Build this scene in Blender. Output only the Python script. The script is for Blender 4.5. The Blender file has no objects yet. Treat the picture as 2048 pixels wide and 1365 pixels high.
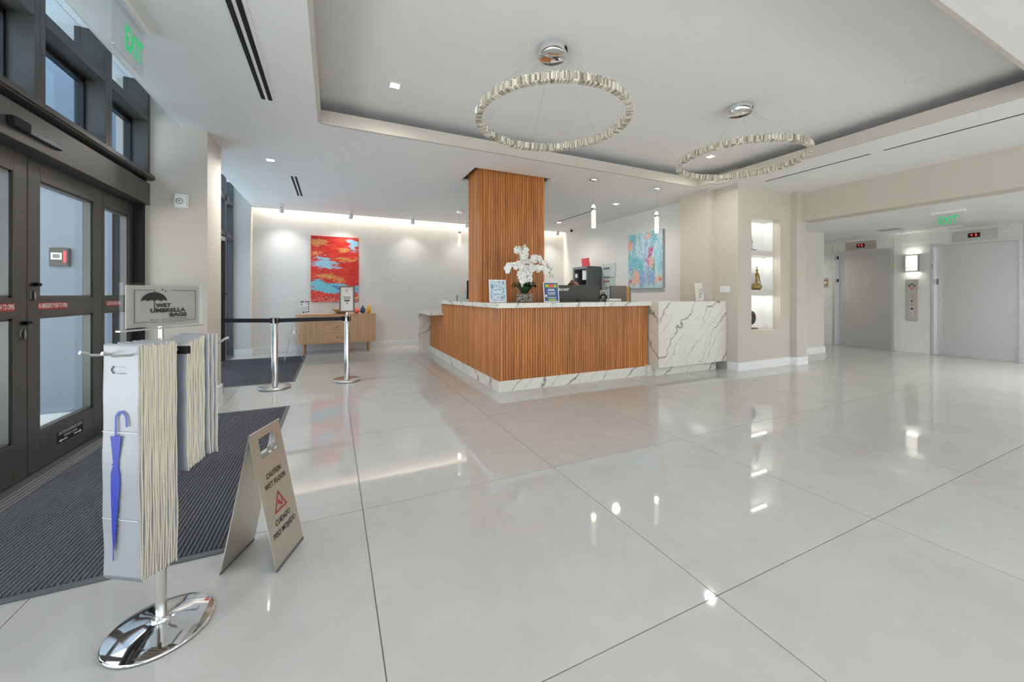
import bpy, bmesh, math, random
from mathutils import Vector, Matrix

random.seed(7)
PI = math.pi
scene = bpy.context.scene
C = scene.collection

# ------------------------------------------------------------------ camera
IMG_W, IMG_H = 2048.0, 1365.0
FOCAL_PX, HORIZON_PX, YAW = 764.83, 589.8, math.radians(25.083)
cam_data = bpy.data.cameras.new('camera')
cam = bpy.data.objects.new('camera', cam_data)
C.objects.link(cam)
cam.location = (0, 0, 1.2)
cam.rotation_euler = (PI / 2, 0, -YAW)
cam_data.sensor_width = 36
cam_data.lens = FOCAL_PX / IMG_W * 36
cam_data.shift_y = -(IMG_H / 2 - HORIZON_PX) / IMG_W
cam_data.clip_start = 0.02
scene.camera = cam

# ------------------------------------------------------------------ world, exposure
scene.view_settings.view_transform = 'Standard'
scene.view_settings.look = 'None'
scene.view_settings.gamma = 1
scene.view_settings.use_curve_mapping = False
scene.view_settings.exposure = 0.2
world = bpy.data.worlds.new('world')
scene.world = world
world.use_nodes = True
bg = world.node_tree.nodes['Background']
bg.inputs['Color'].default_value = (0.90, 0.95, 1.0, 1)
bg.inputs['Strength'].default_value = 2.2
scene.cycles.use_denoising = True
scene.cycles.max_bounces = 8
scene.cycles.diffuse_bounces = 4
scene.cycles.adaptive_threshold = .015
scene.cycles.glossy_bounces = 4
scene.cycles.transparent_max_bounces = 12
scene.cycles.transmission_bounces = 6
scene.cycles.caustics_reflective = False
scene.cycles.caustics_refractive = False
scene.cycles.sample_clamp_indirect = 4.0

sun_data = bpy.data.lights.new('sun', 'SUN')
sun_data.energy = 28.0
sun_data.angle = .02
sun_data.color = (1, .96, .9)
sun = bpy.data.objects.new('sun', sun_data)
C.objects.link(sun)
sun.location = (6, 8, 12)
sun.rotation_euler = Vector((-.38, -.5, -.78)).to_track_quat('-Z', 'Y').to_euler()

# light levels (watts) used by the lamps built below
W_DOWN, W_SPOT, W_COVE, W_NICHE, W_SCONCE, W_PEND = 52, 13, 72, 1.2, .6, 1.6
W_LOBBY = 220


# ------------------------------------------------------------------ materials
def lin(r, g=None, b=None):
    if g is None:
        g = b = r
    f = lambda c: (c / 255 / 12.92) if c / 255 <= .04045 else ((c / 255 + .055) / 1.055) ** 2.4
    return (f(r), f(g), f(b), 1)


class NT:
    """small helper around a node tree"""
    def __init__(self, name):
        self.m = bpy.data.materials.new(name)
        self.m.use_nodes = True
        self.t = self.m.node_tree
        self.p = self.t.nodes['Principled BSDF']
        self.out = self.t.nodes['Material Output']

    def n(self, kind, **kw):
        nd = self.t.nodes.new(kind)
        for k, v in kw.items():
            if k.startswith('i_'):
                key = k[2:]
                key = int(key) if key.isdigit() else key.replace('_', ' ')
                nd.inputs[key].default_value = v
            else:
                setattr(nd, k, v)
        return nd

    def l(self, a, b):
        self.t.links.new(a, b)

    def ramp(self, fac, stops, interp='LINEAR'):
        r = self.n('ShaderNodeValToRGB')
        r.color_ramp.interpolation = interp
        els = r.color_ramp.elements
        while len(els) < len(stops):
            els.new(0.5)
        for e, (p, c) in zip(els, stops):
            e.position = p
            e.color = c
        self.l(fac, r.inputs[0])
        return r.outputs[0]

    def mix(self, fac, a, b, mode='MIX'):
        m = self.n('ShaderNodeMix', data_type='RGBA', blend_type=mode)
        for sock, v in ((m.inputs[0], fac), (m.inputs[6], a), (m.inputs[7], b)):
            if hasattr(v, 'links'):
                self.l(v, sock)
            else:
                sock.default_value = v
        return m.outputs[2]

    def math(self, op, a, b=0.0, c=None):
        m = self.n('ShaderNodeMath', operation=op)
        for i, v in enumerate((a, b) if c is None else (a, b, c)):
            if hasattr(v, 'links'):
                self.l(v, m.inputs[i])
            else:
                m.inputs[i].default_value = v
        return m.outputs[0]

    def obj(self, scale=(1, 1, 1), rot=(0, 0, 0), loc=(0, 0, 0)):
        tc = self.n('ShaderNodeTexCoord')
        mp = self.n('ShaderNodeMapping')
        mp.inputs['Scale'].default_value = scale
        mp.inputs['Rotation'].default_value = rot
        mp.inputs['Location'].default_value = loc
        self.l(tc.outputs['Object'], mp.inputs[0])
        return mp.outputs[0]

    def noise(self, vec, scale=5, detail=3, rough=.5, dist=0):
        nz = self.n('ShaderNodeTexNoise')
        nz.inputs['Scale'].default_value = scale
        nz.inputs['Detail'].default_value = detail
        nz.inputs['Roughness'].default_value = rough
        nz.inputs['Distortion'].default_value = dist
        self.l(vec, nz.inputs['Vector'])
        return nz.outputs[0]

    def bump(self, height, strength=.2, dist=.002):
        b = self.n('ShaderNodeBump')
        b.inputs['Strength'].default_value = strength
        b.inputs['Distance'].default_value = dist
        self.l(height, b.inputs['Height'])
        self.l(b.outputs[0], self.p.inputs['Normal'])


def plain(name, col, rough=.5, metal=0, var=.04, vscale=6, spec=.5, bump=0, trans=0, emit=None, estr=0):
    """one-colour procedural material with a faint tonal variation"""
    t = NT(name)
    v = t.obj()
    nz = t.noise(v, vscale, 3)
    lo = tuple(max(0, c * (1 - var)) for c in col[:3]) + (1,)
    hi = tuple(min(1, c * (1 + var)) for c in col[:3]) + (1,)
    t.l(t.ramp(nz, [(.3, lo), (.7, hi)]), t.p.inputs['Base Color'])
    t.p.inputs['Roughness'].default_value = rough
    t.p.inputs['Metallic'].default_value = metal
    t.p.inputs['Specular IOR Level'].default_value = spec
    if trans:
        t.p.inputs['Transmission Weight'].default_value = trans
    if bump:
        t.bump(t.noise(v, 180, 2), bump, .001)
    if emit:
        t.p.inputs['Emission Color'].default_value = emit
        t.p.inputs['Emission Strength'].default_value = estr
    return t.m


def emission(name, col, strength):
    t = NT(name)
    e = t.n('ShaderNodeEmission')
    e.inputs[0].default_value = col
    e.inputs[1].default_value = strength
    t.l(e.outputs[0], t.out.inputs[0])
    return t.m


def glass(name, tint=(.93, .96, .97, 1), refl=.06):
    """thin clear pane: tinted transparency plus a fresnel reflection"""
    t = NT(name)
    tr = t.n('ShaderNodeBsdfTransparent')
    tr.inputs[0].default_value = tint
    gl = t.n('ShaderNodeBsdfGlossy')
    gl.inputs['Roughness'].default_value = .01
    lw_ = t.n('ShaderNodeLayerWeight')
    lw_.inputs[0].default_value = .5
    f5 = t.math('POWER', lw_.outputs['Facing'], 5.0)
    mx = t.n('ShaderNodeMixShader')
    t.l(t.math('MULTIPLY_ADD', f5, .9, refl * .6), mx.inputs[0])
    t.l(tr.outputs[0], mx.inputs[1])
    t.l(gl.outputs[0], mx.inputs[2])
    t.l(mx.outputs[0], t.out.inputs[0])
    return t.m


def wood(name, dark, light, axis='Z', scale=1.0, rough=.45, per_object=.22, streak=(26, 26, 1.2)):
    """straight grain running along an axis; each piece takes its own tone"""
    t = NT(name)
    v = t.obj(scale=streak)
    info = t.n('ShaderNodeObjectInfo')
    add = t.n('ShaderNodeVectorMath', operation='ADD')
    comb = t.n('ShaderNodeCombineXYZ')
    mul = t.math('MULTIPLY', info.outputs['Random'], 37.0)
    for i in range(3):
        t.l(mul, comb.inputs[i])
    t.l(v, add.inputs[0])
    t.l(comb.outputs[0], add.inputs[1])
    g = t.noise(add.outputs[0], 1.0 * scale, 5, .6, .4)
    col = t.ramp(g, [(.28, dark), (.72, light)])
    tone = t.math('MULTIPLY_ADD', info.outputs['Random'], per_object * 2, 1 - per_object)
    hs = t.n('ShaderNodeHueSaturation')
    t.l(col, hs.inputs['Color'])
    t.l(tone, hs.inputs['Value'])
    t.l(hs.outputs[0], t.p.inputs['Base Color'])
    t.p.inputs['Roughness'].default_value = rough
    return t.m


def marble(name, base, vein, vein2, rough=.12, tilt=.9, seed=0.0, dens=1.0):
    """white stone with thin grey veins that climb diagonally"""
    t = NT(name)
    v = t.obj(loc=(seed, seed * .7, seed * .3))
    warp = t.n('ShaderNodeTexNoise')
    warp.inputs['Scale'].default_value = 1.7
    warp.inputs['Detail'].default_value = 5
    warp.inputs['Roughness'].default_value = .55
    t.l(v, warp.inputs['Vector'])
    sx = t.n('ShaderNodeSeparateXYZ')
    t.l(v, sx.inputs[0])
    ws = t.n('ShaderNodeSeparateColor')
    t.l(warp.outputs['Color'], ws.inputs[0])
    along = t.math('SUBTRACT', t.math('ADD', sx.outputs[0], t.math('MULTIPLY', sx.outputs[1], .8)), t.math('MULTIPLY', sx.outputs[2], tilt))
    small = t.noise(v, 14, 3)

    def veins(freq, off, wob, thick, chan):
        w = t.math('MULTIPLY_ADD', ws.outputs[chan], wob, t.math('MULTIPLY_ADD', along, freq * dens, off))
        w = t.math('MULTIPLY_ADD', small, .10, w)
        f = t.math('ABSOLUTE', t.math('SUBTRACT', t.math('FRACT', w), .5))
        return t.ramp(f, [(0, (1, 1, 1, 1)), (thick * .4, (.55, .55, .55, 1)), (thick, (0, 0, 0, 1))])

    fade1 = t.ramp(t.noise(v, 1.6, 2), [(.3, (0, 0, 0, 1)), (.5, (1, 1, 1, 1))])
    fade2 = t.ramp(t.noise(v, 2.3, 2), [(.42, (0, 0, 0, 1)), (.56, (1, 1, 1, 1))])
    m1 = t.mix(fade1, (0, 0, 0, 1), veins(2.1, .2, 1.9, .055, 0))
    m2 = t.mix(fade2, (0, 0, 0, 1), veins(4.6, .55, 3.0, .055, 1))
    cloud = t.ramp(t.noise(v, 3, 4), [(.3, tuple(c * .95 for c in base[:3]) + (1,)), (.7, base)])
    c1 = t.mix(m1, cloud, vein)
    c2 = t.mix(t.math('MULTIPLY', m2, .7), c1, vein2)
    t.l(c2, t.p.inputs['Base Color'])
    t.p.inputs['Roughness'].default_value = rough
    return t.m


def brushed(name, col=(.62, .62, .61, 1), rough=.28, axis=2, contrast=.05):
    t = NT(name)
    sc = [60, 60, 60]
    sc[axis] = .8
    v = t.obj(scale=tuple(sc))
    nz = t.noise(v, 1, 2)
    t.l(t.ramp(nz, [(.2, tuple(c * (1 - contrast) for c in col[:3]) + (1,)), (.8, col)]), t.p.inputs['Base Color'])
    t.l(t.math('MULTIPLY_ADD', nz, .04, rough - .02), t.p.inputs['Roughness'])
    t.p.inputs['Metallic'].default_value = 1
    return t.m


def floor_mat():
    t = NT('polished_porcelain')
    v = t.obj()
    a = t.noise(v, 1.3, 5, .55, .8)
    b = t.noise(v, 9, 3)
    c = t.ramp(a, [(.3, lin(178, 177, 173)), (.7, lin(188, 187, 183))])
    c = t.mix(.25, c, t.ramp(b, [(.3, lin(174, 173, 170)), (.7, lin(191, 190, 187))]))
    t.l(c, t.p.inputs['Base Color'])
    t.p.inputs['Roughness'].default_value = .04
    t.p.inputs['IOR'].default_value = 1.58
    return t.m


class Canvas(NT):
    """abstract brushwork: ragged patches laid over a streaked ground"""
    def setup(self, across, streak, fine, warp):
        tc = self.n('ShaderNodeTexCoord')
        self.v = tc.outputs['Object']
        sx = self.n('ShaderNodeSeparateXYZ')
        self.l(self.v, sx.inputs[0])
        U = sx.outputs[0] if across == 'x' else self.math('SUBTRACT', .965, sx.outputs[1])
        Z = sx.outputs[2]
        self.streak = self.layer(streak, 5, .62)
        self.fine = self.layer(fine, 3, .6)
        w1, w2 = self.layer(tuple(c * .8 for c in streak), 6, .75, (3, 7, 1)), self.layer(tuple(c * .8 for c in streak), 6, .75, (9, 2, 5))
        self.U = self.math('ADD', U, self.math('MULTIPLY_ADD', w1, warp[0] * 2, -warp[0]))
        self.Z = self.math('ADD', Z, self.math('MULTIPLY_ADD', w2, warp[1] * 2, -warp[1]))
        self.U0, self.Z0 = U, Z

    def layer(self, scale, detail, rough, loc=(0, 0, 0)):
        mp = self.n('ShaderNodeMapping')
        mp.inputs['Scale'].default_value = scale
        mp.inputs['Location'].default_value = loc
        self.l(self.v, mp.inputs[0])
        return self.noise(mp.outputs[0], 1.0, detail, rough)

    def blob(self, cx, cz, rx, rz, shear=0.0, hole=.30):
        zz = self.math('SUBTRACT', self.Z, cz)
        uu = self.math('SUBTRACT', self.math('SUBTRACT', self.U, cx), self.math('MULTIPLY', zz, shear))
        dx, dz = self.math('DIVIDE', uu, rx), self.math('DIVIDE', zz, rz)
        d = self.math('ADD', self.math('MULTIPLY', dx, dx), self.math('MULTIPLY', dz, dz))
        m = self.ramp(d, [(.65, (1, 1, 1, 1)), (1.0, (0, 0, 0, 1))])
        h = self.ramp(self.fine, [(hole, (0, 0, 0, 1)), (hole + .1, (1, 1, 1, 1))])
        return self.math('MULTIPLY', m, h)

    def specks(self, col, c, lo, scale, loc, weight=1.0):
        k = self.ramp(self.layer(scale, 2, .5, loc), [(lo, (0, 0, 0, 1)), (lo + .04, (1, 1, 1, 1))])
        return self.mix(self.math('MULTIPLY', k, weight), col, c)

    def finish(self, col):
        self.l(col, self.p.inputs['Base Color'])
        self.p.inputs['Roughness'].default_value = .5
        self.bump(self.fine, .3, .002)
        return self.m


def paint_red():
    t = Canvas('painting_red_canvas')
    t.setup('x', (4, 1, 16), (30, 1, 60), (.42, .17))
    col = t.ramp(t.streak, [(.28, lin(178, 20, 24)), (.45, lin(214, 34, 28)), (.58, lin(232, 58, 30)), (.72, lin(240, 96, 44))])
    ochre = t.ramp(t.fine, [(.35, lin(214, 110, 50)), (.5, lin(230, 160, 76)), (.65, lin(240, 196, 120))])
    for b in ((.12, 1.27, .2, .085), (.60, 1.13, .14, .07), (.13, 1.03, .12, .04), (.55, .48, .14, .05), (.7, .93, .25, .04), (.3, .55, .22, .05)):
        col = t.mix(t.blob(*b, hole=.40), col, ochre)
    left = t.ramp(t.math('ADD', t.U0, t.math('MULTIPLY', t.Z0, .55)), [(.5, (1, 1, 1, 1)), (1.0, (.12, .12, .12, 1))])
    col = t.specks(col, lin(245, 190, 150), .62, (26, 1, 60), (0, 0, 0), t.math('MULTIPLY', left, .9))
    col = t.specks(col, lin(240, 220, 225), .64, (34, 1, 70), (5, 0, 2), left)
    col = t.specks(col, lin(120, 30, 90), .63, (24, 1, 50), (1, 0, 7), left)
    pale = t.ramp(t.fine, [(.3, lin(120, 90, 150)), (.4, lin(130, 195, 222)), (.55, lin(168, 214, 232)), (.66, lin(226, 232, 240))])
    for b in ((.22, .93, .2, .045), (.2, .82, .24, .075), (.42, .75, .2, .04), (.45, .84, .2, .03), (.83, 1.28, .13, .11), (.85, 1.17, .08, .08)):
        col = t.mix(t.blob(*b), col, pale)
    aqua = t.ramp(t.fine, [(.3, lin(44, 74, 160)), (.38, lin(84, 160, 210)), (.5, lin(110, 208, 218)), (.66, lin(176, 220, 232))])
    for b in ((.12, .4, .2, .06), (.24, .3, .26, .1), (.5, .36, .2, .06), (.42, .25, .2, .08), (.93, .26, .1, .1)):
        col = t.mix(t.blob(*b, hole=.26), col, aqua)
    for b in ((.5, .31, .12, .025), (.57, .27, .08, .03), (.97, .3, .05, .02)):
        col = t.mix(t.blob(*b, hole=.42), col, lin(40, 70, 160))
    col = t.mix(t.blob(.93, .1, .09, .06), col, lin(222, 200, 130))
    low = t.ramp(t.Z0, [(.02, (1, 1, 1, 1)), (.15, (0, 0, 0, 1))])
    col = t.specks(col, lin(230, 205, 190), .55, (22, 1, 50), (8, 0, 3), low)
    col = t.specks(col, lin(110, 26, 40), .58, (22, 1, 40), (2, 0, 9), low)
    return t.finish(col)


def paint_teal():
    t = Canvas('painting_turquoise_canvas')
    t.setup('y', (1, 9, 3.2), (1, 46, 30), (.22, .34))
    col = t.ramp(t.streak, [(.28, lin(92, 172, 190)), (.42, lin(150, 204, 214)), (.55, lin(196, 220, 226)), (.7, lin(214, 212, 228))])
    teal = t.ramp(t.fine, [(.3, lin(60, 140, 165)), (.5, lin(104, 186, 200)), (.7, lin(150, 208, 214))])
    warm = t.ramp(t.fine, [(.34, lin(170, 40, 80)), (.46, lin(222, 120, 80)), (.6, lin(238, 190, 160))])
    mag = t.ramp(t.fine, [(.34, lin(120, 24, 96)), (.5, lin(200, 50, 124)), (.66, lin(220, 120, 160))])
    peach = t.ramp(t.fine, [(.36, lin(214, 110, 100)), (.5, lin(232, 180, 150)), (.65, lin(240, 212, 196))])
    blue = t.ramp(t.fine, [(.36, lin(70, 90, 160)), (.5, lin(130, 165, 205)), (.65, lin(196, 208, 232))])
    green = t.ramp(t.fine, [(.4, lin(26, 100, 100)), (.6, lin(110, 180, 176))])
    for b, c in (((.16, .95, .10, .26), teal), ((.10, .55, .14, .2), teal), ((.3, .45, .2, .3), teal), ((.05, .93, .06, .16), warm), ((.09, .86, .06, .1), peach),
                 ((.2, .2, .13, .2), peach), ((.3, .22, .07, .16), peach), ((.05, .12, .06, .12), mag), ((.06, .42, .05, .08), blue), ((.42, .2, .1, .22), blue),
                 ((.62, .42, .08, .2), blue), ((.68, .22, .14, .14), blue), ((.74, .46, .07, .13), green), ((.66, .72, .05, .2), mag), ((.60, .55, .07, .1), mag),
                 ((.68, .5, .09, .1), peach), ((.6, 1.07, .1, .09), peach), ((.78, 1.0, .1, .12), teal), ((.86, .2, .1, .1), peach), ((.9, .17, .06, .06), lin(214, 44, 56)), ((.5, .75, .05, .3), blue)):
        col = t.mix(t.blob(*b, shear=.35 if c is mag else 0.0, hole=.36), col, c)
    col = t.specks(col, lin(236, 238, 240), .62, (1, 30, 26), (1, 4, 2))
    col = t.specks(col, lin(60, 110, 150), .66, (1, 36, 20), (4, 1, 6))
    col = t.specks(col, lin(200, 80, 130), .68, (1, 30, 24), (7, 3, 1))
    return t.finish(col)


def carpet_mat():
    t = NT('charcoal_mat_pile')
    v = t.obj()
    a = t.noise(v, 900, 2)
    b = t.noise(v, 2.2, 3)
    c = t.ramp(a, [(.35, lin(36, 38, 44)), (.5, lin(76, 79, 88)), (.64, lin(176, 179, 188))])
    c = t.mix(t.ramp(b, [(.4, (0, 0, 0, 1)), (.7, (.35, .35, .35, 1))]), c, lin(80, 84, 92))
    t.l(c, t.p.inputs['Base Color'])
    t.p.inputs['Roughness'].default_value = .95
    t.p.inputs['Specular IOR Level'].default_value = .1
    t.bump(a, .6, .003)
    return t.m


def pebble_mat():
    t = NT('pebble_mix')
    info = t.n('ShaderNodeTexVoronoi')
    info.inputs['Scale'].default_value = 90
    t.l(t.obj(), info.inputs['Vector'])
    sp = t.n('ShaderNodeSeparateColor')
    t.l(info.outputs['Color'], sp.inputs[0])
    t.l(t.ramp(sp.outputs[0], [(0, lin(110, 96, 80)), (.3, lin(178, 163, 138)), (.65, lin(216, 204, 182)), (.9, lin(240, 235, 224))], 'CONSTANT'), t.p.inputs['Base Color'])
    t.p.inputs['Roughness'].default_value = .25
    return t.m


def floral_print():
    t = NT('floral_flyer_print')
    v = t.obj(scale=(24, 24, 24))
    a = t.noise(v, 1, 3)
    b = t.noise(t.obj(scale=(60, 60, 60)), 1, 3)
    c = t.ramp(a, [(.3, lin(70, 105, 140)), (.45, lin(150, 180, 205)), (.58, lin(205, 220, 230)), (.7, lin(120, 150, 110))])
    c = t.mix(t.ramp(b, [(.55, (0, 0, 0, 1)), (.62, (.8, .8, .8, 1))]), c, lin(235, 235, 225))
    t.l(c, t.p.inputs['Base Color'])
    t.p.inputs['Roughness'].default_value = .3
    return t.m


def crystal_mat():
    t = NT('cut_crystal')
    g = t.n('ShaderNodeNewGeometry')
    col = t.ramp(g.outputs['Random Per Island'], [(0, lin(96, 92, 78)), (.3, lin(168, 163, 144)), (.7, lin(212, 208, 192)), (1, lin(250, 248, 240))])
    t.l(col, t.p.inputs['Base Color'])
    t.p.inputs['Roughness'].default_value = .06
    t.p.inputs['Specular IOR Level'].default_value = .9
    t.p.inputs['Transmission Weight'].default_value = .12
    t.p.inputs['Emission Color'].default_value = (1, .93, .78, 1)
    t.p.inputs['Emission Strength'].default_value = .06
    t.p.inputs['IOR'].default_value = 1.3
    return t.m


M = {}
M['floor'] = floor_mat()
M['grout'] = plain('grey_grout', lin(118, 116, 112), .7)
M['white_wall'] = plain('off_white_paint', lin(236, 234, 228), .6, var=.01, bump=.04)
M['greige'] = plain('greige_paint', lin(202, 194, 183), .6, var=.01, bump=.04)
M['greige_light'] = plain('pale_greige_paint', lin(216, 211, 203), .6, var=.01, bump=.04)
M['ceiling'] = plain('ceiling_white', lin(244, 243, 242), .7, var=.006)
M['trim_white'] = plain('semi_gloss_white', lin(240, 240, 238), .3, var=.01)
M['frame'] = plain('dark_bronze_metal', lin(78, 75, 73), .42, .2, var=.06)
M['frame_hi'] = plain('bronze_glazing_bead', lin(96, 95, 95), .35, .5)
_t = NT('translucent_silver_plate')
_tr = _t.n('ShaderNodeBsdfTransparent')
_mx = _t.n('ShaderNodeMixShader')
_mx.inputs[0].default_value = .78
_t.p.inputs['Base Color'].default_value = lin(200, 195, 187)
_t.p.inputs['Roughness'].default_value = .4
_t.l(_tr.outputs[0], _mx.inputs[1])
_t.l(_t.p.outputs[0], _mx.inputs[2])
_t.l(_mx.outputs[0], _t.out.inputs[0])
M['silver_film'] = _t.m
M['black'] = plain('black_plastic', lin(22, 22, 23), .35)
M['matte_black'] = plain('matte_black', lin(14, 14, 15), .8)
M['dark_gap'] = plain('shadow_grey', lin(28, 28, 28), .9)
M['charcoal'] = plain('charcoal_plastic', lin(66, 63, 60), .5)
M['taupe_plastic'] = plain('taupe_plastic', lin(104, 96, 88), .5)
M['glass'] = glass('clear_glass')
M['glass_blue'] = glass('tinted_glass', (.70, .80, .88, 1))
M['acrylic'] = glass('clear_acrylic', (.97, .98, .98, 1))
M['rack_glass'] = plain('frosted_rack_acrylic', lin(206, 216, 212), .3, spec=.5)
M['chrome'] = plain('polished_chrome', (.86, .86, .87, 1), .05, 1, var=.0)
M['post_metal'] = plain('polished_post_steel', (.70, .69, .67, 1), .16, 1, var=.0)
M['steel'] = brushed('satin_steel', (.66, .65, .63, 1), .25)
M['steel_door'] = brushed('brushed_lift_steel', (.68, .68, .675, 1), .42, axis=1)
M['steel_sign'] = brushed('brushed_sign_steel', (.66, .63, .56, 1), .34)
M['alu'] = plain('aluminium', lin(186, 186, 185), .35, .6)
M['teak'] = wood('teak_slat', lin(150, 86, 40), lin(214, 140, 76), per_object=.14, rough=.36)
M['teak_back'] = plain('teak_backing', lin(92, 52, 26), .6, var=.08)
M['oak'] = wood('light_oak', lin(186, 142, 104), lin(212, 172, 134), per_object=.03, streak=(3, 22, 22))
M['oak_v'] = wood('light_oak_upright', lin(186, 142, 104), lin(210, 170, 132), per_object=.04, streak=(30, 30, 1.5))
M['marble'] = marble('veined_marble', lin(232, 227, 217), lin(116, 106, 95), lin(150, 140, 128))
M['marble_wall'] = marble('pale_lift_marble', lin(216, 217, 211), lin(206, 207, 202), lin(204, 205, 200), rough=.1, seed=4.0, dens=.4)
M['carpet'] = carpet_mat()
M['rubber'] = plain('grey_rubber_edge', lin(92, 93, 96), .6)
M['paper'] = plain('white_paper', lin(238, 238, 236), .6, var=.01)
M['bag'] = plain('white_plastic_film', lin(160, 162, 168), .32, var=.02, bump=.12)
M['bag_edge'] = plain('cream_plastic_film', lin(218, 206, 180), .45, var=.04, vscale=20)
M['blue_ink'] = plain('blue_ink', lin(28, 52, 165), .4)
M['black_ink'] = plain('black_ink', lin(30, 29, 28), .6)
M['grey_ink'] = plain('grey_ink', lin(120, 116, 112), .6)
M['red_ink'] = plain('red_ink', lin(170, 30, 34), .5)
M['white_ink'] = plain('white_ink', lin(235, 232, 230), .5)
M['silver_plate'] = plain('silver_sign_plate', lin(196, 192, 184), .45, .15)
M['green_led'] = emission('exit_green', (.06, .60, .22, 1), .75)
M['red_led'] = emission('floor_indicator_red', (1, .05, .03, 1), 1.6)
M['downlight'] = emission('downlight_lens', (1, .97, .93, 1), 14)
M['bulb'] = emission('pendant_core', (1, .86, .66, 1), 4.0)
M['cove_led'] = emission('cove_led_strip', (1, .88, .72, 1), 12)
M['sconce'] = emission('sconce_diffuser', (1, .95, .87, 1), 1.4)
M['leaf'] = plain('dark_green_leaf', lin(28, 70, 34), .35, var=.25, vscale=30)
M['stem'] = plain('orchid_stem', lin(120, 130, 70), .5)
M['petal'] = plain('white_petal', lin(244, 241, 234), .5, var=.03)
M['petal_centre'] = plain('orchid_centre', lin(150, 130, 80), .5)
M['pebble'] = pebble_mat()
M['floral'] = floral_print()
M['navy_print'] = plain('navy_flyer', lin(58, 84, 140), .35, var=.08)
M['lime'] = plain('lime_print', lin(176, 205, 52), .4)
M['coral'] = plain('coral_glaze', lin(228, 92, 72), .35)
M['navy'] = plain('navy_glaze', lin(48, 62, 96), .35)
M['mustard'] = plain('mustard_glaze', lin(224, 172, 36), .35)
M['bowl'] = plain('amber_wood_bowl', lin(168, 122, 48), .35, var=.12)
M['bronze'] = plain('aged_bronze', lin(128, 108, 62), .3, .8, var=.3, vscale=40)
M['dark_bronze'] = plain('dark_bronze_cast', lin(88, 80, 70), .45, .6, var=.3, vscale=60)
M['amber_glass'] = plain('amber_lustre', lin(140, 118, 66), .2, .3, var=.4, vscale=25)
M['slate'] = plain('slate_grey_metal', lin(120, 126, 126), .5, .1)
M['slate_dark'] = plain('dark_slate_metal', lin(92, 96, 94), .5, .1)
M['pink_red'] = plain('coral_red_card', lin(214, 78, 84), .6, var=.06)
M['skin'] = plain('skin', lin(196, 146, 118), .5, var=.03)
M['hair'] = plain('auburn_hair', lin(120, 72, 48), .45, var=.25, vscale=60)
M['blazer'] = plain('charcoal_blazer', lin(44, 46, 54), .85, bump=.2)
M['belt'] = plain('black_belt_webbing', lin(34, 35, 42), .8, bump=.3)
M['art_red'] = paint_red()
M['art_teal'] = paint_teal()
M['canvas_edge'] = plain('canvas_edge', lin(170, 168, 168), .7)
M['canvas_edge_red'] = plain('painted_canvas_edge', lin(176, 60, 46), .7, var=.2)
M['crystal'] = crystal_mat()
M['ring_core'] = plain('ring_inner_band', lin(196, 190, 168), .25, .4)
M['seed_glass'] = plain('bubble_glass', lin(236, 226, 206), .12, spec=.6, emit=(1, .86, .68, 1), estr=.55)
M['yellow'] = plain('yellow_sticker', lin(190, 186, 40), .5)
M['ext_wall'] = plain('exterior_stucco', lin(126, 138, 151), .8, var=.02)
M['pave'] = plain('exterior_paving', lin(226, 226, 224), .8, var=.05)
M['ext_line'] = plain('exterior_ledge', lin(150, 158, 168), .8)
M['amber_ply'] = plain('amber_plywood', lin(182, 134, 62), .5, var=.1)
M['photo_grey'] = plain('grey_photo_print', lin(140, 138, 132), .4, var=.3, vscale=40)


# ------------------------------------------------------------------ geometry helpers
ORG = {}


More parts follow.
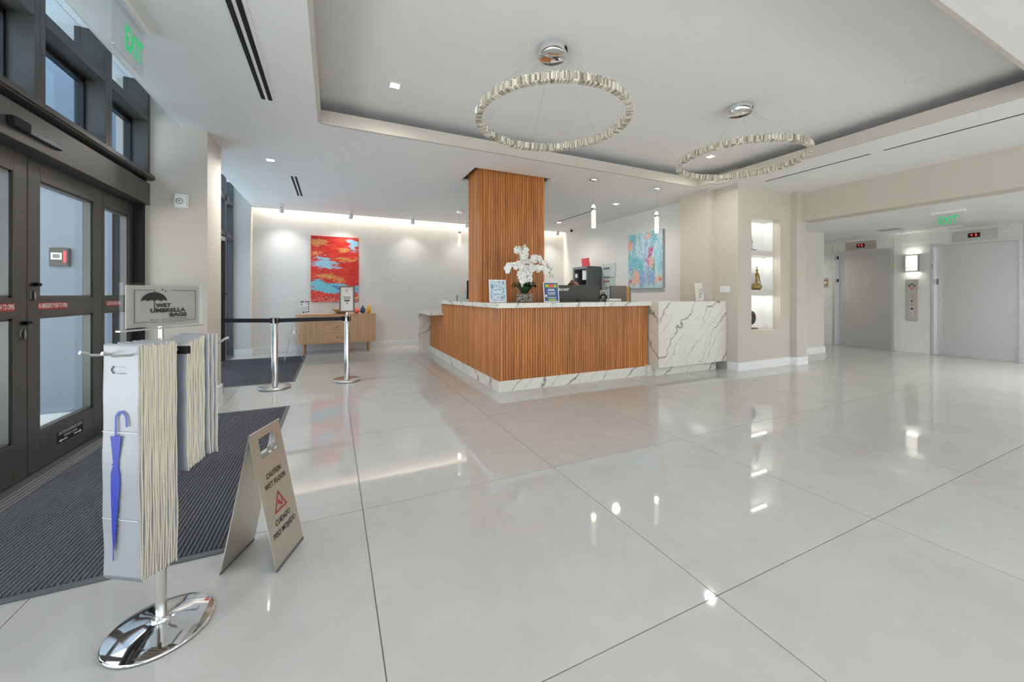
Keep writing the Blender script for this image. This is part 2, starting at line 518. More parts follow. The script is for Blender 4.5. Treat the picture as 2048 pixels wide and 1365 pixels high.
class B:
    """collects simple shapes and links them as one mesh object"""
    def __init__(self):
        self.v, self.f, self.sm = [], [], []

    def add(self, vs, fs, smooth=False):
        o = len(self.v)
        self.v += [Vector(p) for p in vs]
        for f in fs:
            self.f.append([i + o for i in f])
            self.sm.append(smooth)
        return self

    def box(self, x0, x1, y0, y1, z0, z1):
        if x0 > x1: x0, x1 = x1, x0
        if y0 > y1: y0, y1 = y1, y0
        if z0 > z1: z0, z1 = z1, z0
        vs = [(x0, y0, z0), (x1, y0, z0), (x1, y1, z0), (x0, y1, z0), (x0, y0, z1), (x1, y0, z1), (x1, y1, z1), (x0, y1, z1)]
        return self.add(vs, [(0, 3, 2, 1), (4, 5, 6, 7), (0, 1, 5, 4), (1, 2, 6, 5), (2, 3, 7, 6), (3, 0, 4, 7)])

    def obox(self, c, ax, ay, az, hx, hy, hz):
        c, ax, ay, az = map(Vector, (c, ax, ay, az))
        vs = []
        for sz in (-1, 1):
            for sx, sy in ((-1, -1), (1, -1), (1, 1), (-1, 1)):
                vs.append(c + ax * hx * sx + ay * hy * sy + az * hz * sz)
        return self.add(vs, [(0, 3, 2, 1), (4, 5, 6, 7), (0, 1, 5, 4), (1, 2, 6, 5), (2, 3, 7, 6), (3, 0, 4, 7)])

    def tube(self, pts, r, n=10, caps=True, smooth=True):
        pts = [Vector(p) for p in pts]
        rs = r if isinstance(r, (list, tuple)) else [r] * len(pts)
        rings = []
        prev = None
        for i, p in enumerate(pts):
            d = (pts[min(i + 1, len(pts) - 1)] - pts[max(i - 1, 0)])
            d = d.normalized() if d.length > 1e-9 else Vector((0, 0, 1))
            if prev is None:
                u = d.orthogonal().normalized()
            else:
                u = (prev - d * prev.dot(d))
                u = u.normalized() if u.length > 1e-6 else d.orthogonal().normalized()
            prev = u
            w = d.cross(u)
            rings.append([p + (u * math.cos(2 * PI * k / n) + w * math.sin(2 * PI * k / n)) * rs[i] for k in range(n)])
        vs = [q for ring in rings for q in ring]
        fs = []
        for i in range(len(pts) - 1):
            for k in range(n):
                a, b = i * n + k, i * n + (k + 1) % n
                fs.append((a, b, b + n, a + n))
        self.add(vs, fs, smooth)
        if caps:
            self.add(rings[0], [tuple(reversed(range(n)))])
            self.add(rings[-1], [tuple(range(n))])
        return self

    def lathe(self, prof, c=(0, 0, 0), n=32, smooth=True, sx=1, sy=1):
        """profile of (radius, z) turned about the vertical axis through c"""
        c = Vector(c)
        vs, fs = [], []
        for r, z in prof:
            for k in range(n):
                a = 2 * PI * k / n
                vs.append(c + Vector((r * math.cos(a) * sx, r * math.sin(a) * sy, z)))
        for i in range(len(prof) - 1):
            for k in range(n):
                a, b = i * n + k, i * n + (k + 1) % n
                fs.append((a, b, b + n, a + n))
        self.add(vs, fs, smooth)
        for i, rev in ((0, True), (len(prof) - 1, False)):
            if prof[i][0] > 1e-5:
                idx = list(range(n))
                ring = vs[i * n:(i + 1) * n]
                self.add(ring, [tuple(reversed(idx)) if rev else tuple(idx)])
        return self

    def prism(self, poly, o, ax, ay, depth):
        """2D polygon laid in the plane (o, ax, ay) and pushed along ax x ay"""
        o, ax, ay = Vector(o), Vector(ax), Vector(ay)
        nrm = ax.cross(ay).normalized() * depth
        n = len(poly)
        a = [o + ax * p[0] + ay * p[1] for p in poly]
        b = [p + nrm for p in a]
        fs = [tuple(reversed(range(n))), tuple(range(n, 2 * n))]
        fs += [(i, (i + 1) % n, (i + 1) % n + n, i + n) for i in range(n)]
        return self.add(a + b, fs)

    def sphere(self, c, r, n=12, m=8, sz=1.0, sx=1.0, sy=1.0):
        c = Vector(c)
        vs, fs = [], []
        for i in range(m + 1):
            t = PI * i / m
            for k in range(n):
                a = 2 * PI * k / n
                vs.append(c + Vector((r * sx * math.sin(t) * math.cos(a), r * sy * math.sin(t) * math.sin(a), r * sz * math.cos(t))))
        for i in range(m):
            for k in range(n):
                a, b = i * n + k, i * n + (k + 1) % n
                fs.append((a, a + n, b + n, b))
        return self.add(vs, fs, True)

    def mesh(self, name, off=Vector((0, 0, 0))):
        me = bpy.data.meshes.new(name)
        me.from_pydata([tuple(p - off) for p in self.v], [], self.f)
        me.polygons.foreach_set('use_smooth', self.sm)
        me.update()
        return me

    def build(self, name, mat, parent=None, local=False, bevel=0, **tags):
        """world coordinates are made relative to the parent's origin unless local"""
        off = Vector((0, 0, 0))
        if parent is not None and not local:
            off = ORG.get(parent.name, Vector((0, 0, 0)))
        me = self.mesh(name, off)
        o = link(name, me, mat, parent)
        if bevel:
            md = o.modifiers.new('bevel', 'BEVEL')
            md.width = bevel
            md.segments = 2
            md.limit_method = 'ANGLE'
        tag(o, **tags)
        return o


def link(name, me, mat, parent=None):
    if mat is not None and not me.materials:
        me.materials.append(M[mat] if isinstance(mat, str) else mat)
    o = bpy.data.objects.new(name, me)
    C.objects.link(o)
    if parent is not None:
        o.parent = parent
        ORG[o.name] = ORG.get(parent.name, Vector((0, 0, 0)))
    else:
        ORG[o.name] = Vector((0, 0, 0))
    return o


def tag(o, label=None, cat=None, group=None, kind=None):
    for k, v in (('label', label), ('category', cat), ('group', group), ('kind', kind)):
        if v:
            o[k] = v
    return o


def thing(name, loc=(0, 0, 0), rotz=0, label=None, cat=None, group=None, kind=None):
    o = bpy.data.objects.new(name, None)
    o.empty_display_size = .1
    C.objects.link(o)
    o.location = loc
    o.rotation_euler = (0, 0, rotz)
    ORG[o.name] = Vector(loc)
    return tag(o, label, cat, group, kind)


def copy_tree(o, parent=None):
    c = o.copy()
    C.objects.link(c)
    c.parent = parent
    ORG[c.name] = ORG.get(o.name, Vector((0, 0, 0)))
    for ch in list(o.children):
        copy_tree(ch, c)
    return c


def text_mesh(body, size, align='CENTER', bold=0.0, spacing=1.0):
    cu = bpy.data.curves.new('lettering', 'FONT')
    cu.body = body
    cu.size = size
    cu.align_x = align
    cu.align_y = 'CENTER'
    cu.offset = bold
    cu.space_character = spacing
    cu.resolution_u = 3
    o = bpy.data.objects.new('lettering', cu)
    me = bpy.data.meshes.new_from_object(o)
    bpy.data.objects.remove(o)
    bpy.data.curves.remove(cu)
    return me


def text(name, body, size, o, ax, ay, mat, parent, local=False, align='CENTER', bold=0.0, width=None, spacing=1.0, eps=.0006):
    """flat lettering printed on a surface; ax reads along the line, ay is up"""
    me = text_mesh(body, size, align, bold, spacing)
    o, ax, ay = Vector(o), Vector(ax).normalized(), Vector(ay).normalized()
    nrm = ax.cross(ay).normalized()
    if not local:
        o = o - ORG.get(parent.name, Vector((0, 0, 0)))
    sx = 1.0
    if width:
        xs = [v.co.x for v in me.vertices]
        if xs and max(xs) > min(xs):
            sx = width / (max(xs) - min(xs))
    for v in me.vertices:
        v.co = o + ax * v.co.x * sx + ay * v.co.y + nrm * eps
    me.name = name
    me.materials.clear()
    return link(name, me, mat, parent)


def struct(b, name, mat, parent=None, bevel=0, **tags):
    return b.build(name, mat, parent, bevel=bevel, kind=None if parent else 'structure', **tags)


def lamp(name, kind, loc, energy, parent=None, rot=(0, 0, 0), color=(1, .98, .955), **kw):
    d = bpy.data.lights.new(name, kind)
    d.energy = energy
    d.color = color
    for k, v in kw.items():
        setattr(d, k, v)
    o = bpy.data.objects.new(name, d)
    C.objects.link(o)
    if parent is not None:
        o.parent = parent
        o.location = Vector(loc) - ORG.get(parent.name, Vector((0, 0, 0)))
    else:
        o.location = loc
    o.rotation_euler = rot
    return o


# ================================================================== THE SETTING
ZC, ZT, ZL = 2.95, 3.20, 2.47          # lobby ceiling, raised tray, lift-lobby ceiling
YN, YB = -4.0, 9.2                     # glazed wall behind the visitor, back wall

# ---- floor: large polished tiles on a grouted bed
flo = struct(B().box(-2.0, 11.05, YN, 9.4, -.2, -.005), 'floor', 'grout', label='polished pale grey porcelain tile floor of the lobby', cat='floor')
xs = [.151 + 1.235 * k for k in range(-2, 10)]
ys = [2.285 + 1.252 * k for k in range(-6, 7)]
xs = [max(-1.98, min(10.99, x)) for x in xs]
ys = [max(YN, min(9.3, y)) for y in ys]
tile_cache = {}
for i in range(len(xs) - 1):
    for j in range(len(ys) - 1):
        w, d = round(xs[i + 1] - xs[i] - .004, 4), round(ys[j + 1] - ys[j] - .004, 4)
        if w < .05 or d < .05:
            continue
        key = (w, d)
        if key not in tile_cache:
            tile_cache[key] = B().box(-w / 2, w / 2, -d / 2, d / 2, -.012, 0).mesh('tile')
        o = link('tile', tile_cache[key], 'floor', flo)
        o.location = ((xs[i] + xs[i + 1]) / 2, (ys[j] + ys[j + 1]) / 2, 0)

# ---- ceilings
cb = B()
for x0, x1, y0, y1 in ((-1.44, -.12, YN, 9.12), (5.52, 7.32, YN, 9.12), (-.12, 5.52, YN, 1.0), (-.12, 5.52, 4.36, 4.98),
                       (5.36, 5.52, 4.12, 4.36), (-.12, 1.77, 4.98, 5.63), (2.985, 5.52, 4.98, 5.63), (-.12, 5.52, 5.63, 9.12)):
    cb.box(x0, x1, y0, y1, ZC, ZC + .03)
cb.box(-1.452, -1.442, YN, 9.12, ZC - .001, ZT)
struct(cb, 'ceiling', 'ceiling', label='smooth white plaster ceiling around the raised tray', cat='ceiling')
struct(B().box(-1.42, 7.6, YN, 9.4, ZT, ZT + .1).box(-.6, 5.95, 4.80, 4.84, ZC + .03, ZT).box(5.93, 5.97, .6, 4.84, ZC + .03, ZT).box(-.56, -.52, .6, 4.84, ZC + .03, ZT).box(-.6, 5.95, .56, .6, ZC + .03, ZT), 'ceiling_tray', 'ceiling', label='raised tray ceiling above the ring chandeliers', cat='ceiling')
struct(B().box(-2.1, -1.3, YN, 9.4, 3.36, 3.46).box(-1.41, -1.3, YN, 9.4, ZT, 3.4), 'ceiling_pocket', 'ceiling', label='white ceiling pocket above the entrance glazing', cat='ceiling')
struct(B().box(7.34, 10.9, YN, 7.6, ZL, ZL + .1), 'ceiling_lift_lobby', 'ceiling', label='lower white ceiling in front of the lifts', cat='ceiling')
z0, z1 = ZC - .001, 3.086
for n, bx in enumerate((B().box(-.12, 5.36, 4.352, 4.38, z0, z1), B().box(5.352, 5.38, 4.14, 4.352, z0, z1), B().box(5.352, 5.54, 4.108, 4.14, z0, z1),
                        B().box(5.512, 5.54, 1.0, 4.108, z0, z1), B().box(-.14, -.112, 1.0, 4.352, z0, z1), B().box(-.112, 5.512, .98, 1.008, z0, z1))):
    struct(bx, 'trim_%d' % (n + 1), 'greige', label='greige upstand along one edge of the ceiling tray', cat='trim')

# ---- walls
struct(B().box(-1.47, 6.05, YB, YB + .15, 0, 3.25), 'wall_back', 'white_wall', label='off-white back wall washed by cove light', cat='wall')
struct(B().box(-1.95, -1.47, 9.0, 9.35, 0, 3.4), 'wall_back_return', 'greige_light', label='narrow pale wall return beside the far glazed door', cat='wall')
struct(B().box(-1.95, -1.22, 5.10, 5.65, 0, 3.4), 'wall_pillar', 'greige', label='greige pillar wall beside the entrance doors', cat='wall')
struct(B().box(5.93, 6.05, 4.9, YB, 0, 3.25), 'wall_office', 'white_wall', label='off-white wall behind the reception desk', cat='wall')
struct(B().box(5.60, 6.05, 4.34, 4.9, 0, 3.2), 'wall_pilaster', 'greige', label='greige pilaster at the end of the reception', cat='wall')
NX0, NX1, NZ0, NZ1, NY0, NY1 = 6.084, 6.85, .62, 2.46, 3.93, 4.21
wn = B()
wn.box(5.75, NX0, NY0, 4.45, 0, 3.2).box(NX1, 7.15, NY0, 4.45, 0, 3.2).box(NX0, NX1, NY0, 4.45, 0, NZ0).box(NX0, NX1, NY0, 4.45, NZ1, 3.2).box(NX0, NX1, NY1, 4.45, NZ0, NZ1)
wn = struct(wn, 'wall_niche', 'greige', label='greige wall block with a tall lit display niche', cat='wall')
nl = B()
nl.box(NX0, NX1, NY1 - .008, NY1 - .001, NZ0, NZ1).box(NX0 + .001, NX0 + .008, NY0 + .12, NY1 - .008, NZ0, NZ1).box(NX1 - .008, NX1 - .001, NY0 + .12, NY1 - .008, NZ0, NZ1)
nl.build('niche_lining', 'trim_white', wn)
for zt in (1.945, 1.281):
    B().box(NX0 + .008, NX1 - .008, NY0 + .13, NY1 - .008, zt - .085, zt).build('niche_shelf', 'greige_light', wn)
for zt in (NZ1, 1.86, 1.196):
    lamp('niche_strip_light', 'AREA', ((NX0 + NX1) / 2, NY0 + .2, zt - .012), W_NICHE, wn, color=(1, .95, .86), shape='RECTANGLE', size=.66, size_y=.03)
struct(B().box(7.15, 7.43, 3.84, 4.45, 0, 3.2), 'wall_pier', 'greige', label='greige pier carrying the beam to the lifts', cat='wall')
struct(B().box(7.30, 7.6, YN, 3.84, ZL - .008, 3.2), 'wall_beam', 'greige', label='deep greige beam over the opening to the lifts', cat='wall')
struct(B().box(7.43, 9.2, 4.43, 4.6, 0, 2.6), 'wall_lift_side', 'greige_light', label='pale greige wall stub beside the lifts', cat='wall')
struct(B().box(9.1, 10.9, 7.5, 7.6, 0, 2.6).box(9.1, 9.2, 4.6, 7.5, 0, 2.6), 'wall_corridor', 'greige_light', label='pale end wall of the corridor past the lifts', cat='wall')

# ---- baseboards
bb = .13
struct(B().box(-1.47, 5.93, YB - .018, YB, 0, bb), 'baseboard_back', 'trim_white', bevel=.004, label='white baseboard along the back wall', cat='baseboard')
struct(B().box(-1.74, -1.45, 8.982, 9.0, 0, bb).box(-1.47, -1.45, 9.0, YB, 0, bb), 'baseboard_return', 'trim_white', label='white baseboard on the narrow wall return', cat='baseboard')
struct(B().box(-1.69, -1.2, 5.08, 5.1, 0, bb).box(-1.22, -1.2, 5.1, 5.67, 0, bb).box(-1.69, -1.2, 5.65, 5.67, 0, bb), 'baseboard_pillar', 'trim_white', label='white baseboard round the entrance pillar', cat='baseboard')
struct(B().box(5.732, 7.15, NY0 - .018, NY0, 0, bb).box(5.732, 5.75, NY0, 4.10, 0, bb), 'baseboard_niche', 'trim_white', label='white baseboard under the display niche', cat='baseboard')
struct(B().box(7.132, 7.448, 3.822, 3.84, 0, bb).box(7.43, 7.448, 3.84, 4.43, 0, bb).box(7.132, 7.15, 3.84, 3.912, 0, bb), 'baseboard_pier', 'trim_white', label='white baseboard round the beam pier', cat='baseboard')
struct(B().box(7.45, 9.2, 4.412, 4.43, 0, bb).box(9.2, 9.218, 4.412, 7.5, 0, bb), 'baseboard_lift_side', 'trim_white', label='white baseboard on the wall stub by the lifts', cat='baseboard')

# ---- lift wall: marble panels round two door openings
LX = 10.85
L1, L2 = (3.95, 5.04), (2.25, 3.38)
LZ = 2.205
lw = struct(B().box(LX + .02, LX + .1, 5.04, 7.5, 0, ZL).box(LX + .02, LX + .1, 3.38, 3.95, 0, ZL).box(LX + .02, LX + .1, YN, 2.25, 0, ZL)
            .box(LX + .02, LX + .1, 3.95, 5.04, LZ, ZL).box(LX + .02, LX + .1, 2.25, 3.38, LZ, ZL).box(LX + .35, LX + .4, YN, 7.5, 0, ZL), 'wall_right', 'marble_wall',
            label='pale polished marble wall with two lifts', cat='wall')
g = .0015
for y0, y1, zz0, zz1 in ((5.04, 6.3, 0, 1.13), (5.04, 6.3, 1.13, ZL), (6.3, 7.5, 0, 1.13), (6.3, 7.5, 1.13, ZL), (3.38, 3.95, 0, 1.13), (3.38, 3.95, 1.13, LZ),
                         (3.38, 3.95, LZ, ZL), (3.95, 5.04, LZ, ZL), (2.25, 3.38, LZ, ZL), (1.0, 2.25, 0, 1.13), (1.0, 2.25, 1.13, ZL), (-.5, 1.0, 0, 1.13), (-.5, 1.0, 1.13, ZL),
                         (-2.2, -.5, 0, ZL), (YN, -2.2, 0, ZL)):
    B().box(LX, LX + .02, y0 + g, y1 - g, zz0 + g, zz1 - g).build('marble_panel', 'marble_wall', lw)


def lift_door(n, y0, y1, label):
    t = thing('door_%d' % n, (LX, (y0 + y1) / 2, 0), label=label, cat='lift door', kind='structure')
    fw = .045
    B().box(LX - .012, LX + .09, y1 - fw, y1, 0, LZ).build('jamb', 'steel_door', t, bevel=.002)
    B().box(LX - .012, LX + .09, y0, y0 + fw, 0, LZ).build('jamb', 'steel_door', t, bevel=.002)
    B().box(LX - .012, LX + .09, y0 + fw, y1 - fw, LZ - fw, LZ).build('head_jamb', 'steel_door', t, bevel=.002)
    B().box(LX + .10, LX + .13, y0 + fw - .02, y1 - fw + .02, .012, LZ - fw + .02).build('door_panel', 'steel_door', t, label='brushed stainless steel sliding panel')
    B().box(LX + .06, LX + .09, y1 - fw - .05, y1 - fw, 0, LZ - fw).build('return_jamb', 'steel_door', t)
    B().box(LX - .005, LX + .15, y0 + .02, y1 - .02, -.004, .012).build('sill', 'alu', t)
    B().box(LX + .13, LX + .3, y0 - .02, y1 + .02, 0, LZ + .05).build('shaft_shadow', 'dark_gap', t)
    return t


e1 = lift_door(3, *L1, label='stainless steel lift door beside the corridor corner')
e2 = lift_door(4, *L2, label='stainless steel lift door with the striped sticker on its jamb')
for z, h in ((2.04, .045), (1.50, .045)):
    B().box(LX + .058, LX + .0602, L1[1] - .087, L1[1] - .055, z, z + h * 1.7).build('jamb_plate', 'matte_black', e1)
B().box(LX + .058, LX + .0602, L2[1] - .088, L2[1] - .056, 1.40, 1.52).build('jamb_plate', 'slate', e2)
st = B().box(LX - .0135, LX - .012, L2[1] - .042, L2[1] - .004, 1.72, 1.82).build('sticker', 'paper', e2)
for k in range(3):
    B().obox((LX - .0142, L2[1] - .023, 1.74 + .03 * k), (1, 0, 0), (0, .8, .6), (0, -.6, .8), .0004, .018, .006).build('stripe', 'black_ink', e2)
B().box(LX - .0135, LX - .012, L1[0] + .006, L1[0] + .03, 1.78, 1.86).build('sticker', 'yellow', e1)

# ---- wall behind the visitor: full-height glazing that lets daylight in
wv = thing('window_9', (4.5, YN, 0), label='full-height glazed shopfront opposite the reception', cat='window', kind='structure')
for k in range(9):
    x = -1.7 + k * 1.56
    B().box(x - .04, x + .04, YN - .05, YN + .05, 0, 3.2).build('mullion', 'frame', wv)
B().box(-1.9, 10.9, YN - .05, YN + .05, 0, .1).build('bottom_rail', 'frame', wv)
B().box(-1.9, 10.9, YN - .05, YN + .05, 2.2, 2.28).build('transom', 'frame', wv)
B().box(-1.9, 10.9, YN - .05, YN + .05, 2.9, 3.3).build('head_rail', 'frame', wv)
B().box(-1.9, 10.9, YN - .006, YN, .1, 2.9).build('pane', 'glass', wv)

# ---- entrance glazing on the left: two sliding leaves, sidelights, operator box, clerestory
FX, BX, GX = -1.80, -1.87, -1.855       # leaf front, leaf back, pane


def leaf(n, y0, y1, label, near_stile=.115, far_stile=.13, zt=2.10, kind='door'):
    t = thing('%s_%d' % (kind, n), (FX, (y0 + y1) / 2, 0), label=label, cat=kind, kind='structure')
    z0 = .022
    B().box(BX, FX, y0, y0 + near_stile, z0, zt).build('stile', 'frame', t, bevel=.003)
    B().box(BX, FX, y1 - far_stile, y1, z0, zt).build('stile', 'frame', t, bevel=.003)
    a, b = y0 + near_stile, y1 - far_stile
    B().box(BX, FX, a, b, zt - .13, zt).build('top_rail', 'frame', t, bevel=.003)
    B().box(BX, FX, a, b, 1.05, 1.18).build('mid_rail', 'frame', t, bevel=.003)
    B().box(BX, FX, a, b, z0, .265).build('bottom_rail', 'frame', t, bevel=.003)
    bd = B()
    for zz0, zz1 in ((.265, 1.05), (1.18, zt - .13)):
        bd.box(GX, FX - .012, b - .02, b, zz0, zz1).box(GX, FX - .012, a, a + .012, zz0, zz1).box(GX, FX - .012, a, b, zz0, zz0 + .014).box(GX, FX - .012, a, b, zz1 - .014, zz1)
    bd.build('glazing_bead', 'frame_hi', t)
    for zz0, zz1 in ((.265, 1.05), (1.18, zt - .13)):
        B().box(GX - .006, GX, a, b, zz0, zz1).build('pane', 'glass', t)
    return t


d1 = leaf(1, 2.66, 3.585, 'dark bronze sliding glass door leaf with the lower lock', near_stile=.13, far_stile=.115)
d2 = leaf(2, 3.595, 4.48, 'dark bronze sliding glass door leaf with the upper lock')
w1 = leaf(1, 4.49, 5.03, 'dark bronze glazed sidelight next to the greige pillar', near_stile=.03, far_stile=.07, kind='window')
w2 = leaf(2, 2.10, 2.65, 'dark bronze glazed sidelight on the far side of the doors', near_stile=.07, far_stile=.03, kind='window')
struct(B().box(-1.95, -1.73, 5.03, 5.1, 0, 2.12).box(-1.90, -1.73, 2.0, 2.1, 0, 2.12), 'trim_7', 'matte_black', label='black door jamb recess against the greige pillar', cat='trim')
YAX = (0, 1, 0)


def ltext(name, body, size, y, z, mat, parent, width, x=FX, bold=0.0):
    return text(name, body, size, (x, y, z), YAX, (0, 0, 1), mat, parent, width=width, bold=bold, eps=.0016)


for d, y0, y1, body in ((d2, 3.692, 3.997, 'IN EMERGENCY PUSH TO OPEN'), (d1, 3.168, 3.473, 'IN EMERGENCY PUSH TO OPEN'), (w1, 4.545, 4.79, 'CAUTION STAND BACK')):
    zc = 1.122
    B().box(FX, FX + .0008, y0 - .006, y1 + .006, zc - .024, zc + .024).build('decal', 'red_ink', d)
    ltext('decal_lettering', body, .044, (y0 + y1) / 2, zc, 'white_ink', d, y1 - y0, bold=.0008)
B().box(FX, FX + .0008, 3.88, 4.20, .118, .205).build('decal', 'matte_black', d2)
ltext('decal_lettering', 'CAUTION AUTOMATIC DOOR', .034, 4.04, .188, 'white_ink', d2, .29)
ltext('decal_lettering', 'STAND CLEAR', .026, 4.04, .158, 'white_ink', d2, .16)
for s in (-1, 1):
    B().prism([(s * .04, -.004), (s * .11, -.004), (s * .11, -.011), (s * .14, 0), (s * .11, .011), (s * .11, .004), (s * .04, .004)], (FX + .0012, 4.04, .134), YAX, (0, 0, 1), .0004).build('arrow', 'white_ink', d2)


def lock(t, y, z):
    esc = B().prism([(.022 * math.cos(a) * 1.0, .034 * math.sin(a)) for a in [2 * PI * k / 20 for k in range(20)]], (FX, y, z), YAX, (0, 0, 1), .006).build('lock_plate', 'alu', t)
    B().prism([(-.022 * abs(math.cos(a)), .034 * math.sin(a)) for a in [PI / 2 + PI * k / 12 for k in range(13)]], (FX + .006, y, z), YAX, (0, 0, 1), .004).build('lock_cover', 'matte_black', esc)
    B().box(FX, FX + .03, y - .02, y - .002, z + .06, z + .085).box(FX + .012, FX + .03, y - .02, y + .034, z + .062, z + .083).build('thumb_turn', 'matte_black', t, bevel=.003)


lock(d2, 3.635, 1.195)
lock(d1, 3.545, .945)
th = thing('door_threshold', (-1.70, 3.6, 0), label='grooved aluminium threshold under the sliding doors', cat='threshold')
B().box(-1.92, -1.645, 2.0, 5.08, -.002, .006).build('threshold_plate', 'slate_dark', th)
for k in range(4):
    x = -1.735 + k * .027
    B().box(x, x + .009, 2.0, 5.08, .006, .012).build('ridge', 'alu', th)

hd = thing('door_operator', (-1.69, 3.6, 2.11), label='dark bronze automatic operator box over the sliding doors', cat='door operator')
B().box(-1.90, -1.69, 2.0, 5.10, 2.112, 2.33).build('operator_box', 'frame', hd, bevel=.004)
sn = B().box(-1.69, -1.655, 3.20, 3.34, 2.175, 2.235).build('sensor_head', 'matte_black', hd, bevel=.008)
B().box(-1.69, -1.665, 3.34, 3.66, 2.176, 2.216).build('sensor_bar', 'black', sn, bevel=.006)
B().box(-1.664, -1.663, 3.50, 3.56, 2.20, 2.207).build('sensor_mark', 'grey_ink', sn)
struct(B().box(-1.90, -1.66, YN, 5.1, 2.362, 2.40).box(-1.66, -1.648, YN, 5.1, 2.372, 2.41), 'trim_8', 'frame', bevel=.003, label='dark bronze sill under the clerestory windows', cat='trim')
struct(B().box(-1.90, -1.72, YN, 5.1, 2.33, 2.362), 'trim_9', 'matte_black', label='black shadow gap above the door operator', cat='trim')


def clere(n, y0, y1, label):
    t = thing('window_%d' % n, (-1.69, (y0 + y1) / 2, 2.40), label=label, cat='window', kind='structure')
    w = .05
    B().box(-1.88, -1.69, y0, y0 + w, 2.40, 3.36).build('mullion', 'frame', t, bevel=.003)
    B().box(-1.88, -1.69, y1 - w, y1, 2.40, 3.36).build('mullion', 'frame', t, bevel=.003)
    B().box(-1.88, -1.69, y0 + w, y1 - w, 2.945, 3.03).build('transom', 'frame', t, bevel=.003)
    B().box(-1.86, -1.815, y0 + w, y1 - w, 2.40, 2.44).box(-1.86, -1.815, y0 + w, y1 - w, 2.905, 2.945).box(-1.86, -1.815, y1 - w - .02, y1 - w, 2.4, 2.945).box(-1.86, -1.815, y0 + w, y0 + w + .02, 2.4, 2.945).build('glazing_bead', 'black', t)
    B().box(-1.845, -1.84, y0 + w, y1 - w, 2.44, 2.905).build('pane', 'glass_blue', t)
    B().box(-1.845, -1.84, y0 + w, y1 - w, 3.03, 3.36).build('pane', 'glass_blue', t)


clere(3, 4.31, 5.10, 'clerestory window in deep bronze frame against the pillar')
clere(4, 3.485, 4.31, 'clerestory window in deep bronze frame over the right door leaf')
clere(5, 2.66, 3.485, 'clerestory window in deep bronze frame over the left door leaf')
clere(6, 1.835, 2.66, 'clerestory window in deep bronze frame before the doors')
w7 = thing('window_7', (-1.8, -1.0, 0), label='tall shopfront glazing beyond the sliding doors', cat='window', kind='structure')
for k in range(5):
    y = 2.0 - k * 1.45
    B().box(-1.88, -1.76, y - .05, y + .05, 0, 3.36).build('mullion', 'frame', w7)
for z in (.0, 2.25, 3.28):
    B().box(-1.88, -1.76, YN, 2.0, z, z + .11).build('rail', 'frame', w7)
B().box(-1.845, -1.84, YN, 2.0, .1, 3.3).build('pane', 'glass', w7)

# far glazed shopfront between the pillar and the back wall
wf = thing('window_8', (-1.75, 7.5, 0), label='bronze framed shopfront glazing behind the belt barrier', cat='window', kind='structure')
for y0, y1 in ((5.65, 5.72), (6.5, 6.58), (7.36, 7.44), (8.40, 8.48), (8.95, 9.0)):
    B().box(-1.87, -1.75, y0, y1, 0, 3.36).build('mullion', 'frame_hi', wf)
for zz0, zz1 in ((2.26, 2.34), (2.90, 3.0)):
    B().box(-1.87, -1.75, 5.72, 8.95, zz0, zz1).build('transom', 'frame_hi', wf)
for y0, y1 in ((5.72, 7.36), (8.48, 8.95)):
    B().box(-1.87, -1.75, y0, y1, 0, .05).build('bottom_rail', 'frame_hi', wf)
    B().box(-1.83, -1.825, y0, y1, .05, 2.26).build('pane', 'glass_blue', wf)
B().box(-1.83, -1.825, 5.72, 8.95, 2.34, 2.9).build('pane', 'glass_blue', wf)
B().box(-1.83, -1.825, 5.72, 8.95, 3.0, 3.36).build('pane', 'glass_blue', wf)
d5 = thing('door_5', (-1.78, 7.92, 0), label='dark glazed side door with a closer arm and pull', cat='door', kind='structure')
for y0, y1 in ((7.45, 7.56), (8.28, 8.39)):
    B().box(-1.84, -1.77, y0, y1, .02, 2.25).build('stile', 'matte_black', d5, bevel=.003)
B().box(-1.84, -1.77, 7.56, 8.28, .02, .28).build('bottom_rail', 'matte_black', d5)
B().box(-1.84, -1.77, 7.56, 8.28, 2.1, 2.25).build('top_rail', 'matte_black', d5)
B().box(-1.81, -1.805, 7.56, 8.28, .28, 2.1).build('pane', 'glass_blue', d5)
B().box(-1.77, -1.71, 7.9, 8.2, 2.14, 2.21).build('closer', 'alu', d5, bevel=.006)
B().tube([(-1.72, 8.0, 1.22), (-1.72, 8.3, 1.22)], .012).tube([(-1.77, 8.28, 1.22), (-1.72, 8.28, 1.22)], .01).build('pull_handle', 'matte_black', d5)

# ---- outdoors beyond the glass
struct(B().box(-12, -1.95, YN - 6, 14, -.25, -.02), 'ground_outside', 'pave', label='pale paving outside the entrance', cat='paving')
struct(B().box(-2, 12, -12, YN - .06, -.25, -.02), 'ground_forecourt', 'pave', label='pale paving before the shopfront', cat='paving')
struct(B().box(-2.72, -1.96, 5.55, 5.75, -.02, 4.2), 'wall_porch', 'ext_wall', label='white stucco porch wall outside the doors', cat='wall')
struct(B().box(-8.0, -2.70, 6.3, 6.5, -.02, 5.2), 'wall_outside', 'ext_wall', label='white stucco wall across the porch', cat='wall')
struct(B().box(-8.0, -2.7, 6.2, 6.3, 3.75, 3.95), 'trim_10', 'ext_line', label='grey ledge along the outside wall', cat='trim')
rd = thing('card_reader', (-2.5, 5.55, 1.6), label='dark card reader with a lit keypad on the porch wall', cat='card reader')
B().box(-2.62, -2.47, 5.515, 5.55, 1.49, 1.68).build('reader_body', 'charcoal', rd, bevel=.01)
B().box(-2.60, -2.52, 5.51, 5.515, 1.56, 1.63).build('reader_screen', 'paper', rd)
B().box(-2.585, -2.535, 5.508, 5.51, 1.575, 1.615).build('reader_keypad', 'slate', rd)
B().box(-2.51, -2.485, 5.51, 5.515, 1.53, 1.65).build('reader_strip', 'pink_red', rd)


